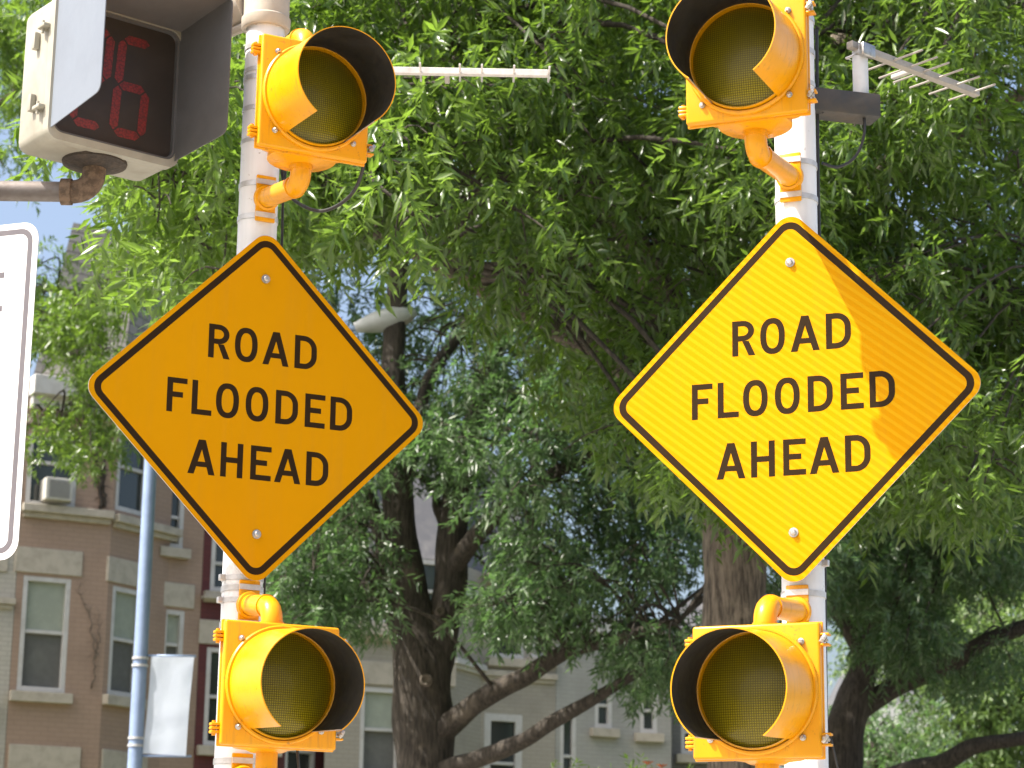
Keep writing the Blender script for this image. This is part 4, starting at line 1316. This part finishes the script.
# --- tree C: leaning dark tree low on the right
YC = 25.0
cp = lambda x, y, Y=YC: at(x, y, Y)
tC = cp(838, 790)
bC = field(130, 815, 1050, 500, 650, 22.5, 28, .25, .5, lambda x, y: not (x < 868 and 585 < y) and y < (650 if x < 925 else 575)) + field(9, 940, 1010, 640, 680, 23, 26, .22, .35) + field(50, 780, 1060, 380, 520, 23, 28, .5, .8)
trunkC = [(Vector((tC.x - .1, tC.y, -.05)), .42), (Vector((tC.x - .1, tC.y, 1.2)), .32), (cp(834, 800), .27), (cp(840, 750), .25), (cp(852, 705), .20), (cp(864, 670), .15), (cp(876, 620), .13), (cp(890, 540), .10), (cp(900, 440), .06)]
limbsC = [
    [(cp(848, 725), .13), (cp(866, 705), .12), (cp(900, 685), .11), (cp(945, 665, 24.5), .10), (cp(985, 642, 24.2), .09), (cp(1030, 625, 24), .08), (cp(1090, 600, 23.6), .05)],
    [(cp(842, 800), .14), (cp(900, 775, 24.5), .12), (cp(945, 762, 24.2), .10), (cp(975, 746, 24), .085), (cp(1030, 737, 23.8), .07), (cp(1090, 725, 23.6), .04)],
    [(cp(866, 660), .10), (cp(830, 600), .07), (cp(800, 540), .05)],
    [(cp(876, 620), .09), (cp(930, 560, 24), .06), (cp(1000, 500, 23.5), .03)],
]
build_tree('leaning dark oak low on the right with long bare limbs', (tC.x - .1, tC.y, 0), trunkC, limbsC, bC, 50, M['leaf_blue'], M['bark_dark'], nl=13, ll=.105, lw=.025, droopz=-.2, centre=cp(880, 500), sl=(.14, .3))

# --- tree D: sunny tree at the left edge in front of the brown house
YD = 27.0
dp = lambda x, y, Y=YD: at(x, y, Y)
def okD(x, y):
    if y < 205: return x < 95 - max(0, y - 110) * .4 and not (y > 175 and x < 60)
    if y < 262: return 58 < x < 100 and y > 245
    if y < 335: return 26 < x < 110
    if y < 395: return 78 < x < 112
    return 42 < x < 98 and y < 448 and random.random() < .45
bD = field(52, 10, 125, 240, 450, 24.5, 27, .20, .36, okD) + field(36, -60, 95, -80, 205, 25, 29, .35, .65, okD) + field(10, -300, -60, 0, 450, 25, 29, .5, .7)
bD += field(14, -140, 10, 40, 420, 25.5, 27.5, .35, .5)
tD = dp(-150, 600)
trunkD = [(Vector((tD.x, tD.y, -.05)), .42), (Vector((tD.x, tD.y, 1.5)), .3), (dp(-150, 560), .26), (dp(-140, 400), .2), (dp(-110, 200), .14), (dp(-80, 0), .08), (dp(-60, -200), .04)]
limbsD = [[(dp(-140, 420), .12), (dp(-60, 330), .08), (dp(30, 290), .05), (dp(110, 300), .02)], [(dp(-145, 500), .1), (dp(-50, 440), .07), (dp(50, 420), .04), (dp(100, 400), .015)], [(dp(-120, 250), .09), (dp(-30, 130), .05), (dp(60, 60), .02)]]
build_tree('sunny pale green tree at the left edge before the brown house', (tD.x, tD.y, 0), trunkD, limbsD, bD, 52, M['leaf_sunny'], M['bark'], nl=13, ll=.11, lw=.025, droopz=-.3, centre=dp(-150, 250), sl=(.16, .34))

# --- trees far behind
def far_tree(label, px, Y, y0, y1, xw, nb, mat, accept=None):
    b = at(px, 700, Y)
    bo_ = field(nb, px - xw, px + xw, y0, y1, Y - 3, Y + 3, .6, 1.1, accept)
    tr_ = [(Vector((b.x, b.y, -.05)), .4), (Vector((b.x, b.y, 2)), .3), (at(px, y1, Y), .25), (at(px + 5, (y0 + y1) / 2, Y), .16), (at(px, y0, Y), .06)]
    lm = [[(at(px, y1 - 20, Y), .14), (at(px - xw * .5, (y0 + y1) / 2, Y), .08), (at(px - xw * .8, y0 + 20, Y), .03)], [(at(px, y1 - 30, Y), .14), (at(px + xw * .5, (y0 + y1) / 2, Y), .08), (at(px + xw * .8, y0 + 20, Y), .03)]]
    return build_tree(label, (b.x, b.y, 0), tr_, lm, bo_, 12, mat, M['bark_dark'], nl=12, ll=.16, lw=.045, droopz=-.15, centre=at(px, (y0 + y1) / 2, Y), sl=(.4, .7))
far_tree('yellow green tree far off at the right edge', 985, 46, 560, 775, 105, 130, M['leaf_far'], lambda x, y: not (840 < x < 950 and 665 < y < 755))
far_tree('pale green tree at the right edge behind the oak crown', 1080, 34, 330, 640, 110, 45, M['leaf_far'])
far_tree('small bushy tree beside the white far house', 868, 44, 715, 800, 38, 26, M['leaf_blue'])

# --- flowering shrub whose tips reach into the bottom of the picture
sb = at(625, 775, 17)
shr = thing('flowering_shrub', 'tall shrub with yellow tips and orange blooms at the bottom edge', 'shrub', (sb.x, sb.y, 0))
Bv = Vector((sb.x, sb.y, 0))
bs_ = [(at(random.uniform(540, 690), random.uniform(792, 870), random.uniform(16.5, 17.8)), .22) for _ in range(60)]
P, Dn, L = sprigs_in(bs_, 40, Bv + Vector((0, 0, 2.0)), .7, (.15, .3))
leaf_mesh('foliage', P, Dn, L, 10, .07, .014, M['leaf_sunny'], shr, Bv, droop=.25)
bm = NB()
for k in range(26):
    px = random.uniform(540, 690); tpx = px + random.uniform(-12, 12)
    a = Vector((Bv.x + random.uniform(-.25, .25), Bv.y + random.uniform(-.2, .2), .0)); c = at(tpx, random.uniform(752, 790), 17 + random.uniform(-.4, .4))
    tube(bm, bez(a - Bv, (a + c) / 2 - Bv + Vector((random.uniform(-.1, .1), 0, .3)), c - Bv, 8), np.linspace(.012, .003, 9).tolist(), 5)
obj('stems', bm, M['leaf_far'], shr)
M['bloom'] = worn('orange_petals', (0.55, 0.14, 0.05), (0.6, 0.25, 0.08), 0.6)
for px, py in ((648, 765), (655, 772), (662, 768)):
    bm = NB(); q = at(px, py, 16.9) - Bv
    for k in range(9):
        a = k * 2 * math.pi / 9
        f = [q, q + Vector((math.cos(a - .25) * .03, math.sin(a - .25) * .03, .022)), q + Vector((math.cos(a) * .05, math.sin(a) * .05, .03)), q + Vector((math.cos(a + .25) * .03, math.sin(a + .25) * .03, .022))]
        bm.faces.new([bm.verts.new(v) for v in f])
    obj('flower', bm, M['bloom'], shr)
